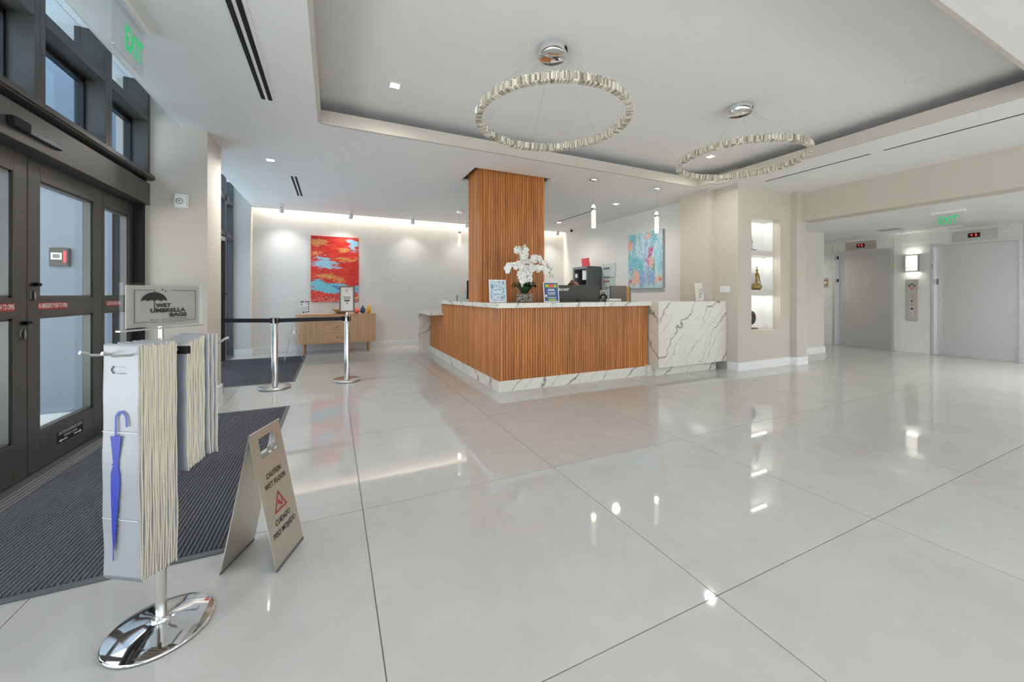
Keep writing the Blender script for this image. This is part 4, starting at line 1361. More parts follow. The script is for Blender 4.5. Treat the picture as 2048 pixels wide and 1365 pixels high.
# cabinet, card and key rack by the office wall
cbn = thing('grey_cabinet', (5.7, 7.78, 0), label='slate grey metal cabinet with open pigeonholes against the office wall', cat='cabinet')
cy0, cy1, cx0, cx1, cz = 7.49, 8.10, 5.49, 5.90, 1.885
B().box(cx0, cx1, cy0, cy0 + .05, 0, cz).build('side_panel', 'slate_dark', cbn)
B().box(cx0, cx1, cy1 - .05, cy1, 0, cz).build('side_panel', 'slate', cbn)
B().box(cx0, cx1, cy0 + .05, cy1 - .05, cz - .06, cz).build('top_panel', 'slate', cbn)
B().box(cx1 - .02, cx1, cy0 + .05, cy1 - .05, .05, cz - .06).build('back_panel', 'slate', cbn)
for z in (.05, .5, .95, 1.42):
    B().box(cx0, cx1 - .02, cy0 + .05, cy1 - .05, z - .02, z + .02).build('shelf', 'slate_dark' if z > 1.3 else 'slate', cbn)
for (ya, yb, za, zb, m, lab, nm) in ((7.58, 7.74, 1.56, 1.80, 'paper', 'white papers upright in the top pigeonhole of the grey cabinet', 'paper_stack'), (7.97, 8.04, 1.62, 1.72, 'paper', 'small white card pinned in the grey cabinet', 'card'),
                                     (7.7, 7.95, 1.18, 1.38, 'paper', 'white papers in the second pigeonhole of the grey cabinet', 'paper_stack')):
    B().box(5.52, 5.56, ya, yb, za if za > 1.5 else 1.0, zb).build(nm, m, None, bevel=.003, label=lab, cat='papers')
rc = thing('red_card', (5.58, 7.72, cz), label='coral red card standing on top of the grey cabinet', cat='card')
B().obox((5.58, 7.69, cz + .105), (.98, 0, .17), (0, 1, 0), (-.17, 0, .98), .006, .15, .10).build('card_face', 'pink_red', rc)
B().obox((5.572, 7.66, cz + .14), (.98, 0, .17), (0, 1, 0), (-.17, 0, .98), .001, .012, .03).build('card_mark', 'paper', rc)
kr = thing('key_rack', (5.92, 7.33, 1.5), label='pale acrylic key rack on the office wall', cat='key rack')
B().box(5.91, 5.925, 7.0, 7.47, 1.62, 1.94).build('upper_panel', 'rack_glass', kr)
B().box(5.91, 5.925, 7.03, 7.45, 1.0, 1.60).build('lower_panel', 'rack_glass', kr)
for z, m in ((1.83, 'charcoal'), (1.62, 'grey_ink'), (1.52, 'red_ink'), (1.37, 'grey_ink')):
    for k in range(3):
        if z == 1.37 and k == 0:
            continue
        y = 7.37 - k * .075
        B().lathe([(.004, .018), (.016, .008), (.016, -.012), (.004, -.022)], (5.893, y, z), 8).build('key_tag', m if not (m == 'red_ink' and k == 2) else 'charcoal', kr)


# ================================================================== ENTRANCE SIDE
def mat_rug(x0, x1, y0, y1, label):
    t = thing('entrance_mat', ((x0 + x1) / 2, (y0 + y1) / 2, 0), label=label, cat='door mat')
    e = .035
    for a in ((x0, x1, y0, y0 + e), (x0, x1, y1 - e, y1), (x1 - e, x1, y0 + e, y1 - e)):
        B().box(*a, .0005, .007).build('rubber_border', 'rubber', t, bevel=.002)
    B().box(x0, x1 - e, y0 + e, y1 - e, .0005, .006).build('mat_backing', 'matte_black', t)
    r = B()
    p = .0185
    n = int((x1 - e - x0) / p)
    for k in range(n):
        xx = x0 + k * p
        r.add([(xx + .002, y0 + e, .006), (xx + p - .004, y0 + e, .006), (xx + p - .006, y0 + e, .0125), (xx + .004, y0 + e, .0125),
               (xx + .002, y1 - e, .006), (xx + p - .004, y1 - e, .006), (xx + p - .006, y1 - e, .0125), (xx + .004, y1 - e, .0125)],
              [(0, 1, 2, 3), (7, 6, 5, 4), (1, 5, 6, 2), (3, 2, 6, 7), (0, 3, 7, 4)])
    r.build('ribbed_pile', 'carpet', t, kind='stuff')


mat_rug(-1.643, -.42, 2.175, 4.735, 'large charcoal ribbed mat inside the sliding doors')
mat_rug(-1.735, -.475, 6.05, 8.51, 'charcoal ribbed mat at the far glazed door')

# ---- belt barrier posts
S1, S2 = (-.676, 5.73), (.177, 5.80)


def stanchion(x, y, label):
    t = thing('barrier_post', (x, y, 0), label=label, cat='barrier post', group='chrome belt barrier posts')
    B().lathe([(.0, 0), (.178, 0), (.182, .006), (.182, .026), (.172, .032), (.05, .036), (.0, .036)], (x, y, 0), 40).build('base_disc', 'steel', t)
    B().lathe([(.036, .034), (.036, .82), (.034, .825)], (x, y, 0), 24).build('post_tube', 'post_metal', t)
    B().lathe([(.038, .82), (.039, .83), (.039, .905), (.034, .912), (.0, .914)], (x, y, 0), 24).build('belt_head', 'steel', t)
    for a in (.35, .35 + PI / 2, .35 + PI, .35 + 1.5 * PI):
        c = Vector((x + .04 * math.cos(a), y + .04 * math.sin(a), .868))
        B().obox(c, (math.cos(a), math.sin(a), 0), (-math.sin(a), math.cos(a), 0), (0, 0, 1), .008, .014, .034).build('belt_slot', 'matte_black', t)
    return t


p1 = stanchion(*S1, 'chrome barrier post standing beside the far mat')
p2 = stanchion(*S2, 'chrome barrier post carrying a small framed notice')


def belt(a, b, z, label, bracket=False):
    a, b = Vector((*a, z)), Vector((*b, z))
    d = (b - a).normalized()
    n = Vector((-d.y, d.x, 0))
    t = thing('barrier_belt', a, label=label, cat='barrier belt')
    B().obox((a + b) / 2 + Vector((0, 0, 0)), d, n, (0, 0, 1), (b - a).length / 2 - .05, .0012, .026).build('webbing', 'belt', t)
    B().obox(b - d * .06, d, n, (0, 0, 1), .012, .006, .03).build('belt_clip', 'matte_black', t)


belt(S1, S2, .868, 'black retractable belt between the two chrome posts')
belt(S1, (-1.74, 6.22), .868, 'black retractable belt running from the post behind the pillar')
sf = thing('post_notice', (S2[0], S2[1], .914), math.radians(-16), label='small grey framed notice on top of the chrome post', cat='notice')
B().lathe([(.012, 0), (.012, .05)], (0, 0, 0), 12).build('socket', 'steel', sf, local=True)
W, Hh = .098, .36
for a in ((-W, W, .045, .062), (-W, W, .045 + Hh - .017, .045 + Hh), (-W, -W + .017, .062, .045 + Hh - .017), (W - .017, W, .062, .045 + Hh - .017)):
    B().box(a[0], a[1], -.012, .012, a[2], a[3]).build('notice_frame', 'taupe_plastic', sf, local=True)
B().box(-W + .01, W - .01, -.004, .004, .055, .045 + Hh - .01).build('notice_sheet', 'greige_light', sf, local=True)
for b, ww, hh, m in ((.35, .03, .006, 'grey_ink'), (.325, .05, .003, 'grey_ink'), (.255, .1, .006, 'grey_ink'), (.235, .09, .006, 'grey_ink'), (.205, .075, .012, 'charcoal'), (.168, .02, .012, 'grey_ink')):
    B().box(-ww / 2, ww / 2, -.0046, -.004, b - hh, b + hh).build('print_line', m, sf, local=True)


# ---- folding wet-floor signs
def wet_sign(x, y, z, rotz, label, half=.119, w=.232, hgt=.586):
    t = thing('wet_floor_sign', (x, y, z), rotz, label=label, cat='wet floor sign', group='folding steel wet floor signs')
    L = math.hypot(half, hgt)
    for s in (1, -1):
        up = Vector((-s * half, 0, hgt)).normalized()
        nr = Vector((hgt * s, 0, half)).normalized()
        base = Vector((s * half, 0, 0))
        f = lambda a, b, e=0.0: base + Vector((0, a, 0)) + up * b + nr * e
        b = B()
        ax = Vector((0, 1, 0))
        h0, h1, hw = L - .115, L - .03, .062
        for a0, a1, b0, b1 in ((-w / 2, w / 2, .004, h0), (-w / 2, -hw, h0, h1), (hw, w / 2, h0, h1), (-w / 2, w / 2, h1, L - .004)):
            b.obox(f((a0 + a1) / 2, (b0 + b1) / 2, -.0015), ax, up, nr, (a1 - a0) / 2, (b1 - b0) / 2, .0015)
        pn = b.build('panel', 'steel_sign', t, local=True)
        B().obox(f(0, .006, -.001), ax, up, nr, w / 2, .006, .0025).build('foot_edge', 'rubber', t, local=True)
        B().obox(f(0, h0 - .002, -.008), ax, up, nr, hw, .002, .008).build('handle_lip', 'steel', pn, local=True)
        for q in (-1, 1):
            B().obox(f(q * hw, (h0 + h1) / 2, -.008), ax, up, nr, .0015, (h1 - h0) / 2, .008).build('handle_lip', 'steel', pn, local=True)
        if s == 1 or True:
            rd_ = Vector((0, s, 0))
            tx = lambda bd, sz, bb, wd: text('lettering', bd, sz, f(0, bb, .0002), rd_, up, 'black_ink', pn, local=True, width=wd, bold=.0004)
            tx('CAUTION', .034, L * .655, .115)
            tx('WET FLOOR', .034, L * .585, .165)
            tx('CUIDADO', .034, L * .30, .118)
            tx('PISO MOJADO', .034, L * .225, .178)
            cz, R1, R2 = L * .435, .058, .046
            tri = B()
            oa = [(R1 * math.cos(PI / 2 + 2 * PI * k / 3), R1 * math.sin(PI / 2 + 2 * PI * k / 3)) for k in range(3)]
            ia = [(R2 * math.cos(PI / 2 + 2 * PI * k / 3), R2 * math.sin(PI / 2 + 2 * PI * k / 3)) for k in range(3)]
            V = [f(s * px * 1.0, cz - .012 + py, .0008) for px, py in oa + ia]
            tri.add(V, [(k, (k + 1) % 3, (k + 1) % 3 + 3, k + 3) for k in range(3)])
            tri.build('warning_triangle', 'red_ink', pn, local=True)
            fig = B()
            pt = lambda px, py: f(s * px, cz - .012 + py, .0008)

            def stroke(pts, r):
                for (xa, ya), (xb, yb) in zip(pts, pts[1:]):
                    d = Vector((xb - xa, yb - ya)).normalized() * r
                    fig.add([pt(xa - d.y, ya + d.x), pt(xa + d.y, ya - d.x), pt(xb + d.y, yb - d.x), pt(xb - d.y, yb + d.x)], [(0, 1, 2, 3)])
            stroke([(-.012, .012), (.002, -.004)], .005)
            stroke([(.002, -.004), (.014, -.002), (.020, .008)], .0025)
            stroke([(.002, -.004), (.012, -.012), (.018, -.008)], .0025)
            stroke([(-.010, .010), (-.018, -.002)], .002)
            stroke([(-.008, .010), (.004, .014)], .002)
            fig.add([pt(-.017 + .005 * math.cos(a), .019 + .005 * math.sin(a)) for a in [2 * PI * k / 10 for k in range(10)]], [tuple(range(10))])
            stroke([(-.02, -.018), (-.012, -.016), (-.006, -.020), (.006, -.018), (.012, -.022)], .0012)
            fig.build('slipping_figure', 'red_ink', pn, local=True)
    B().tube([(0, -w / 2, hgt + .002), (0, w / 2, hgt + .002)], .006, 10).build('hinge', 'steel', t, local=True)
    for q in (-1, 1):
        B().tube([(half * .22, q * .09, hgt * .78), (-half * .22, q * .09, hgt * .78)], .0015, 6).build('spreader', 'steel', t, local=True)
    return t


wet_sign(-.285, 2.072, .001, math.radians(-22.1), 'steel wet floor sign standing beside the large ribbed mat')
wet_sign(-.64, 7.90, .0135, math.radians(7), 'steel wet floor sign seen edge-on at the far mat', half=.15, w=.23, hgt=.6)

# ---- umbrella bag stand
PX, PY, AR = -.561, 1.782, math.radians(-34)
us = thing('umbrella_bag_stand', (PX, PY, 0), AR, label='chrome stand with a wet umbrella bags sign on a round base', cat='bag stand')
lo = dict(local=True)
B().lathe([(.0, .002), (.150, .002), (.155, .004), (.155, .008), (.150, .011), (.10, .019), (.05, .030), (.03, .036), (.0, .036)], (0, 0, 0), 64).build('round_base', 'chrome', us, **lo)
B().lathe([(.03, .036), (.03, .040), (.024, .044)], (0, 0, 0), 28).build('base_collar', 'chrome', us, **lo)
B().lathe([(.0165, .04), (.0165, 1.0)], (0, 0, 0), 24).build('pole', 'post_metal', us, **lo)
B().lathe([(.008, 1.0), (.008, 1.09)], (0, 0, 0), 16).build('sign_stem', 'steel', us, **lo)
for xx in (-.042, .042):
    B().tube([(xx, -.185, 1.016), (xx, -.175, 1.008), (xx, -.13, 1.003), (xx, 0, 1.0), (xx, .15, 1.003), (xx, .2, 1.008), (xx, .212, 1.016)], .0042, 10).build('wicket_rod', 'alu', us, **lo)
    for yy, dy in ((-.185, -.018), (.212, .018)):
        B().tube([(xx, yy, 1.016), (xx, yy + dy, 1.02)], [.0042, .0062], 10).build('rod_tip', 'alu', us, **lo)
B().box(-.05, .05, -.006, .006, .988, 1.0).build('cross_bar', 'alu', us, **lo)
B().box(.04, .078, .022, .040, .985, 1.012).build('clip_block', 'matte_black', us, **lo)
SY0, SY1, SZ0, SZ1 = -.118, .132, 1.088, 1.232
SX = .012
sg = B().box(SX - .003, SX, SY0, SY1, SZ0, SZ1).build('sign_plate', 'silver_film', us, **lo)
B().box(SX, SX + .003, SY0 - .012, SY1 + .006, SZ0 - .006, SZ1 + .008).build('acrylic_cover', 'acrylic', us, **lo)
for y in (SY0 - .014, SY1 + .006):
    B().box(SX - .008, SX + .006, y, y + .003, SZ0 - .006, SZ1 + .008).build('acrylic_side', 'acrylic', us, **lo)
B().box(SX - .01, SX + .008, SY0 - .022, SY1 + .012, SZ0 - .010, SZ0 - .005).build('sign_rail', 'steel', us, **lo)
fx = SX + .0033
sw, sh = SY1 - SY0, SZ1 - SZ0
sp = lambda a, b: (fx, SY0 + a * sw, SZ0 + b * sh)
YA, ZA = (0, 1, 0), (0, 0, 1)


def sline(a0, b0, a1, b1, th=.0014):
    y0, z0_ = SY0 + a0 * sw, SZ0 + b0 * sh
    y1, z1_ = SY0 + a1 * sw, SZ0 + b1 * sh
    B().box(fx, fx + .0004, min(y0, y1) - th / 2, max(y0, y1) + th / 2, min(z0_, z1_) - th / 2, max(z0_, z1_) + th / 2).build('printed_border', 'black_ink', sg, **lo)


sline(.09, .89, .32, .89); sline(.56, .89, .93, .89); sline(.09, .12, .09, .89); sline(.93, .12, .93, .89); sline(.09, .12, .28, .12); sline(.78, .12, .93, .12)
um = []
for k in range(21):
    a = PI * k / 20
    um.append((-.17 * math.cos(PI - a) * -1, .24 * math.sin(a)))
um = [(.17 * math.cos(PI * k / 20), .24 * math.sin(PI * k / 20)) for k in range(21)]
sc_ = []
for q in range(4):
    for k in range(1, 9):
        a = PI * k / 8
        cx = -.17 + .085 * (q + .5)
        sc_.append((cx - .0425 * math.cos(a), .05 * math.sin(a)))
B().prism([(px * sw, pz * sh) for px, pz in um + sc_], sp(.34, .60), YA, ZA, .0004).build('umbrella_icon', 'black_ink', sg, **lo)
B().box(fx, fx + .0004, SY0 + .335 * sw, SY0 + .345 * sw, SZ0 + .40 * sh, SZ0 + .66 * sh).box(fx, fx + .0004, SY0 + .335 * sw, SY0 + .345 * sw, SZ0 + .84 * sh, SZ0 + .89 * sh).build('umbrella_shaft', 'black_ink', sg, **lo)
for a, b in ((.445, .90), (.485, .865)):
    B().prism([(.0022 * math.cos(q), .0032 * math.sin(q)) for q in [2 * PI * k / 10 for k in range(10)]], sp(a, b), YA, ZA, .0004).build('rain_drop', 'black_ink', sg, **lo)
text('sign_lettering', 'WET', .018, sp(.46, .51), YA, ZA, 'black_ink', sg, local=True, width=.21 * sw, bold=.0009)
text('sign_lettering', 'UMBRELLA', .018, sp(.525, .385), YA, ZA, 'black_ink', sg, local=True, width=.49 * sw, bold=.0009)
text('sign_lettering', 'BAGS', .018, sp(.665, .265), YA, ZA, 'black_ink', sg, local=True, width=.25 * sw, bold=.0009)
text('sign_lettering', 'PLEASE TAKE ONE FOR YOUR', .009, sp(.53, .165), YA, ZA, 'grey_ink', sg, local=True, width=.51 * sw, bold=.0001)
text('sign_lettering', 'SAFETY AND CONVENIENCE', .009, sp(.53, .10), YA, ZA, 'grey_ink', sg, local=True, width=.49 * sw, bold=.0001)


def bag_mesh(w, z0, z1, th, seed, hole=False):
    """hanging plastic sleeve: a thin rippled sheet, optionally with a hand slot cut through"""
    rnd = random.Random(seed)
    ph = [rnd.uniform(0, 6.28) for _ in range(4)]
    nx, nz = (28, 120) if hole else (6, 22)
    dy = lambda a, b: .0016 * math.sin(ph[0] + 9 * b) * (1 - b) + .0010 * math.sin(ph[1] + 23 * b + 2 * a) + .0012 * (1 - b) * math.sin(ph[2] + 3 * a)
    dx = lambda b: .003 * math.sin(ph[3] + 5 * b) * (1 - b)
    dead = set()
    if hole:
        for i in range(nx):
            for j in range(nz):
                x = (i + .5) / nx * w - w / 2 + .008
                z = z0 + (j + .5) / nz * (z1 - z0) - (z1 - .083)
                if (abs(x) < .022 and abs(z) < .0105) or math.hypot(abs(x) - .022, z) < .0105:
                    dead.add((i, j))
    bm = bmesh.new()
    F, K = {}, {}
    for i in range(nx + 1):
        for j in range(nz + 1):
            a, b = i / nx, j / nz
            x, z, y = (a - .5) * w * (1 + .03 * (1 - b)) + dx(b), z0 + b * (z1 - z0), dy(a, b)
            F[i, j] = bm.verts.new((x, y - th / 2, z))
            K[i, j] = bm.verts.new((x, y + th / 2, z))
    for i in range(nx):
        for j in range(nz):
            if (i, j) in dead:
                continue
            f1 = bm.faces.new((F[i, j], F[i + 1, j], F[i + 1, j + 1], F[i, j + 1]))
            f2 = bm.faces.new((K[i, j + 1], K[i + 1, j + 1], K[i + 1, j], K[i, j]))
            f1.smooth = f2.smooth = True
    for j in range(nz):
        for i, rev in ((0, 1), (nx, 0)):
            q = (F[i, j], K[i, j], K[i, j + 1], F[i, j + 1])
            f = bm.faces.new(tuple(reversed(q)) if rev else q)
            f.material_index = 1
    for i in range(nx):
        for j, rev in ((0, 0), (nz, 1)):
            q = (F[i, j], K[i, j], K[i + 1, j], F[i + 1, j])
            f = bm.faces.new(tuple(reversed(q)) if rev else q)
            f.material_index = 1
    loose = [v for v in bm.verts if not v.link_faces]
    for v in loose:
        bm.verts.remove(v)
    me = bpy.data.meshes.new('umbrella_bag')
    bm.to_mesh(me)
    bm.free()
    me.materials.append(M['bag'])
    me.materials.append(M['bag_edge'])
    return me


def hang(me, x, y, z, label, group):
    o = bpy.data.objects.new('umbrella_bag', me)
    C.objects.link(o)
    c, s = math.cos(AR), math.sin(AR)
    o.location = (PX + c * x - s * y, PY + s * x + c * y, z)
    o.rotation_euler = (0, 0, AR)
    ORG[o.name] = Vector((0, 0, 0))
    return tag(o, label, 'plastic bag', group)


BW = .14
front = hang(bag_mesh(BW, .27, 1.035, .0028, 1, True), 0, -.122, 0, 'white plastic umbrella sleeve with a blue umbrella print and hand slot', 'long umbrella sleeves on the stand')
near = [bag_mesh(BW, .262, 1.034, .0036, 20 + k) for k in range(5)]
rnd = random.Random(2)
for k in range(23):
    hang(near[k % 5], rnd.uniform(-.002, .002) + .0012 * k / 6, -.117 + k * .0049, rnd.uniform(-.008, .004), 'long plastic umbrella sleeve packed behind the printed one', 'long umbrella sleeves on the stand')
farb = [bag_mesh(BW * .98, .565, 1.028, .0036, 40 + k) for k in range(4)]
for k in range(14):
    hang(farb[k % 4], rnd.uniform(-.002, .002), .036 + k * .0050, .0022 * k - .012 + rnd.uniform(-.003, .003), 'short plastic umbrella sleeve hung on the back of the stand', 'short umbrella sleeves on the stand')
for k in range(3):
    hang(farb[k], .004 + .006 * k, .118 + k * .011, .02, 'loose white umbrella sleeve hung last on the back rods', 'short umbrella sleeves on the stand')

# blue umbrella printed on the front sleeve (just proud of the film)
pz = -.0058
bl = dict(local=True)
XA = (1, 0, 0)
pr = lambda poly: B().prism(poly, (0, pz, 0), XA, ZA, .0004)
hook = []
for k in range(15):
    a = PI * k / 14
    hook.append((.007 + .021 * math.cos(a), .79 + .026 * math.sin(a)))
hk = B()
for (xa, za), (xb, zb) in zip([(.028, .772)] + hook + [(-.014, .735)], hook + [(-.014, .735), (-.014, .734)]):
    pass
path = [(.029, .768)] + hook + [(-.014, .735)]
left, right = [], []
for i, (xa, za) in enumerate(path):
    q0, q1 = path[max(i - 1, 0)], path[min(i + 1, len(path) - 1)]
    d = Vector((q1[0] - q0[0], q1[1] - q0[1])).normalized() * .0042
    left.append((xa - d.y, za + d.x))
    right.append((xa + d.y, za - d.x))
for i in range(len(path) - 1):
    hk.add([(left[i][0], pz, left[i][1]), (right[i][0], pz, right[i][1]), (right[i + 1][0], pz, right[i + 1][1]), (left[i + 1][0], pz, left[i + 1][1])], [(0, 1, 2, 3)])
hk.build('umbrella_handle_print', 'blue_ink', front, **bl)
pr([(-.018, .76), (-.010, .76), (-.010, .735), (-.018, .735)]).build('umbrella_collar_print', 'blue_ink', front, **bl)
pr([(-.036, .735), (.007, .737), (.003, .70), (-.004, .645), (-.024, .645), (-.031, .70)]).build('umbrella_canopy_print', 'blue_ink', front, **bl)
pr([(-.030, .645), (.001, .645), (.001, .640), (-.030, .640)]).build('umbrella_strap_print', 'blue_ink', front, **bl)
pr([(-.025, .640), (-.004, .640), (.002, .612), (.002, .575), (-.008, .47), (-.018, .37), (-.022, .36), (-.025, .36), (-.029, .43), (-.034, .56), (-.034, .612)]).build('umbrella_canopy_print', 'blue_ink', front, **bl)
pr([(-.0255, .36), (-.0215, .36), (-.0215, .327), (-.0255, .327)]).build('umbrella_tip_print', 'blue_ink', front, **bl)
text('sleeve_lettering', 'wrap it up @ brellafella.com', .0105, (-.0065, pz, .433), (-.10, 0, -.995), (.995, 0, -.10), 'black_ink', front, local=True, width=.15, bold=.0002)
for z in (.748, .462):
    B().box(-.07, .07, pz + .0003, pz + .0008, z, z + .0016).build('fold_line', 'paper', front, **bl)

# ---- small fittings on the pillar and ceiling
al = thing('wall_alarm', (-1.434, 5.10, 2.18), label='white square alarm sounder with a round mark on the pillar', cat='alarm')
B().box(-1.492, -1.376, 5.065, 5.10, 2.108, 2.252).build('sounder_body', 'trim_white', al, bevel=.012)
for nm, rr, dy, m_ in (('sounder_ring', .03, -.0352, 'grey_ink'), ('sounder_dial', .024, -.0362, 'paper')):
    o = B().lathe([(.0, 0), (rr, 0), (rr, .002), (.0, .003)], (0, 0, 0), 24).build(nm, m_, al, local=True)
    o.rotation_euler = (PI / 2, 0, 0)
    o.location = (-.012, dy, -.005)
B().prism([(-.009, .012), (-.005, .012), (0, -.002), (.005, .012), (.009, .012), (.002, -.010), (-.002, -.010)], (-1.446, 5.0605, 2.175), (1, 0, 0), (0, 0, 1), .0006).build('sounder_mark', 'charcoal', al)
for k in range(4):
    B().box(-1.386, -1.382, 5.0645, 5.066, 2.13 + .028 * k, 2.146 + .028 * k).build('sounder_slot', 'grey_ink', al)

ex = thing('exit_sign', (-1.13, 3.1, ZC), label='clear edge-lit exit sign hanging above the entrance mat', cat='exit sign', group='green edge-lit exit signs')
B().box(-1.16, -1.10, 2.90, 3.32, ZC - .035, ZC).build('sign_housing', 'trim_white', ex, bevel=.004)
B().box(-1.134, -1.126, 2.92, 3.30, 2.63, ZC - .035).build('acrylic_panel', 'acrylic', ex)
B().box(-1.136, -1.124, 2.92, 3.30, 2.625, 2.632).build('panel_edge', 'trim_white', ex)
text('exit_lettering', 'EXIT', .2, (-1.125, 3.165, 2.745), YA, ZA, 'green_led', ex, width=.23, bold=.006)
ex2 = thing('exit_sign', (8.44, 2.45, ZL), label='clear edge-lit exit sign hanging in front of the lifts', cat='exit sign', group='green edge-lit exit signs')
B().box(8.40, 8.48, 2.27, 2.62, ZL - .04, ZL).build('sign_housing', 'trim_white', ex2, bevel=.004)
B().box(8.436, 8.444, 2.30, 2.60, 2.225, ZL - .04).build('acrylic_panel', 'acrylic', ex2)
B().box(8.434, 8.446, 2.30, 2.60, 2.222, 2.228).build('panel_edge', 'trim_white', ex2)
text('exit_lettering', 'EXIT', .17, (8.435, 2.445, 2.325), (0, -1, 0), ZA, 'green_led', ex2, width=.2, bold=.004)

# ================================================================== BACK WALL
pa = thing('red_painting', (-.423, 9.155, 1.045), label='large red abstract canvas with turquoise patches above the sideboard', cat='painting')
B().box(0, .937, 0, .036, 0, 1.415).build('canvas', 'art_red', pa, local=True)
B().box(-.002, .0, .001, .036, 0, 1.415).build('canvas_edge', 'canvas_edge_red', pa, local=True)
pt_ = thing('turquoise_painting', (5.875, 5.56, 1.335), label='large pale turquoise abstract canvas on the office wall', cat='painting')
B().box(0, .05, .004, .965, 0, 1.165).build('canvas', 'art_teal', pt_, local=True)
B().box(0, .05, -.001, .004, 0, 1.165).build('canvas_edge', 'canvas_edge', pt_, local=True)
cv = thing('cable_cover', (1.517, 9.19, 1.34), label='thin white cable cover upright on the back wall', cat='cable cover')
B().box(1.508, 1.526, 9.184, 9.2, 1.34, 1.75).build('cover_strip', 'trim_white', cv, bevel=.003)

sbd = thing('sideboard', (.08, 8.85, 0), label='light oak sideboard with rounded ends under the red painting', cat='sideboard')
SX0, SX1, SB0, SB1 = -.687, .854, 8.62, 9.10


def stadium(x0, x1, y0, y1, r, n=10):
    p = []
    for cx, cy, a0 in ((x1 - r, y0 + r, -PI / 2), (x1 - r, y1 - r, 0), (x0 + r, y1 - r, PI / 2), (x0 + r, y0 + r, PI)):
        for k in range(n + 1):
            a = a0 + PI / 2 * k / n
            p.append((cx + r * math.cos(a), cy + r * math.sin(a)))
    return p


B().prism(stadium(SX0 + .008, SX1 - .008, SB0 + .008, SB1, .17), (0, 0, .205), (1, 0, 0), (0, 1, 0), .575).build('body', 'oak_v', sbd)
B().prism(stadium(SX0, SX1, SB0, SB1 + .002, .18), (0, 0, .78), (1, 0, 0), (0, 1, 0), .022).build('top', 'oak', sbd)
for x0, x1 in ((-.505, -.183), (.243, .66)):
    d_ = B().box(x0, x1, SB0 - .002, SB0 + .008, .215, .772).build('door', 'oak_v', sbd, bevel=.002)
    kx = x0 + .04 if x0 > 0 else x1 - .05
    if x0 > 0:
        B().sphere((kx, SB0 - .014, .68), .012).build('knob', 'black', d_)
for zz0, zz1 in ((.215, .425), (.430, .625), (.630, .772)):
    d_ = B().box(-.178, .238, SB0 - .002, SB0 + .008, zz0, zz1).build('drawer', 'oak', sbd, bevel=.002)
    B().sphere((.075, SB0 - .014, (zz0 + zz1) / 2 + .005), .012).build('knob', 'black', d_)
for x, y in ((-.53, 8.70), (.70, 8.70), (-.53, 9.03), (.70, 9.03)):
    B().lathe([(.019, 0), (.026, .205)], (x, y, 0), 14).build('leg', 'oak_v', sbd)
ZS = .803
bh = thing('brochure_stand', (-.515, 8.88, ZS), label='white brochure stand with dotted print on the sideboard', cat='brochure stand')
B().obox((-.515, 8.88, ZS + .142), (1, 0, 0), (0, .99, -.1), (0, .1, .99), .095, .006, .142).build('brochure', 'paper', bh)
rnd = random.Random(9)
for (a, b) in [(-.07, .25), (-.035, .255), (.015, .252), (.06, .25), (-.065, .2), (.06, .205), (.062, .15), (.062, .1), (.062, .05), (.02, .04), (-.03, .035)]:
    B().sphere((-.515 + a, 8.874 + (b - .142) * .1 - .004, ZS + b), .016, 8, 6, sy=.2).build('print_dot', rnd.choice(['slate', 'navy', 'grey_ink']), bh)
B().obox((-.54, 8.8655, ZS + .1), (1, 0, 0), (0, .99, -.1), (0, .1, .99), .06, .001, .06).build('print_block', 'rack_glass', bh)
B().lathe([(.0, .002), (.075, .0), (.11, .028), (.175, .088), (.165, .088), (.1, .034), (.0, .018)], (.155, 8.86, ZS), 32).build('serving_bowl', 'bowl', None, label='shallow amber wooden bowl on the sideboard', cat='bowl')
for x, mat_, nm, prof in ((.46, 'coral', 'squat coral', [(.0, 0), (.03, 0), (.06, .03), (.062, .055), (.04, .09), (.014, .105), (.012, .118), (.006, .12)]),
                          (.585, 'navy', 'teardrop navy', [(.0, 0), (.035, 0), (.055, .04), (.055, .065), (.036, .11), (.016, .14), (.012, .165), (.006, .166)]),
                          (.712, 'mustard', 'slender mustard', [(.0, 0), (.03, 0), (.044, .05), (.045, .09), (.03, .14), (.013, .165), (.011, .188), (.006, .189)])):
    B().lathe(prof, (x, 8.88, ZS), 24).build('small_vase', mat_, None, label=nm + ' ceramic vase on the sideboard', cat='vase', group='three small vases on the sideboard')

# ================================================================== NICHE AND LIFT FITTINGS
def at_z(z):
    return z + .0005


v1 = thing('bronze_figurine', (6.545, 4.135, 1.281), label='bronze lady figurine with a round amber skirt on the niche shelf', cat='figurine')
B().lathe([(.0, 0), (.07, 0), (.108, .045), (.095, .09), (.045, .12), (.02, .13)], (6.545, 4.135, at_z(1.281)), 24, sy=.6).build('skirt', 'amber_glass', v1)
B().lathe([(.02, .12), (.03, .16), (.022, .2), (.034, .25), (.03, .285), (.012, .3), (.012, .31), (.022, .325), (.022, .345), (.0, .365)], (6.545, 4.135, at_z(1.281)), 16, sy=.8).build('torso', 'bronze', v1)
B().tube([(6.52, 4.13, 1.56), (6.485, 4.12, 1.51), (6.50, 4.11, 1.46)], .008, 8).build('arm', 'bronze', v1)
B().tube([(6.57, 4.13, 1.56), (6.59, 4.12, 1.50), (6.575, 4.11, 1.45), (6.60, 4.11, 1.40)], .008, 8).build('arm', 'bronze', v1)
B().lathe([(.004, .36), (.012, .385), (.004, .40)], (6.545, 4.135, at_z(1.281)), 10).build('headdress', 'bronze', v1)
v2 = thing('disc_sculpture', (6.385, 4.135, NZ0), label='dark carved ring sculpture on a stand at the niche bottom', cat='sculpture')
B().box(6.27, 6.52, 4.10, 4.17, at_z(NZ0), NZ0 + .02).build('base', 'dark_bronze', v2)
B().tube([(6.395, 4.135, NZ0 + .02), (6.395, 4.135, NZ0 + .08)], .007, 8).build('stem', 'dark_bronze', v2)
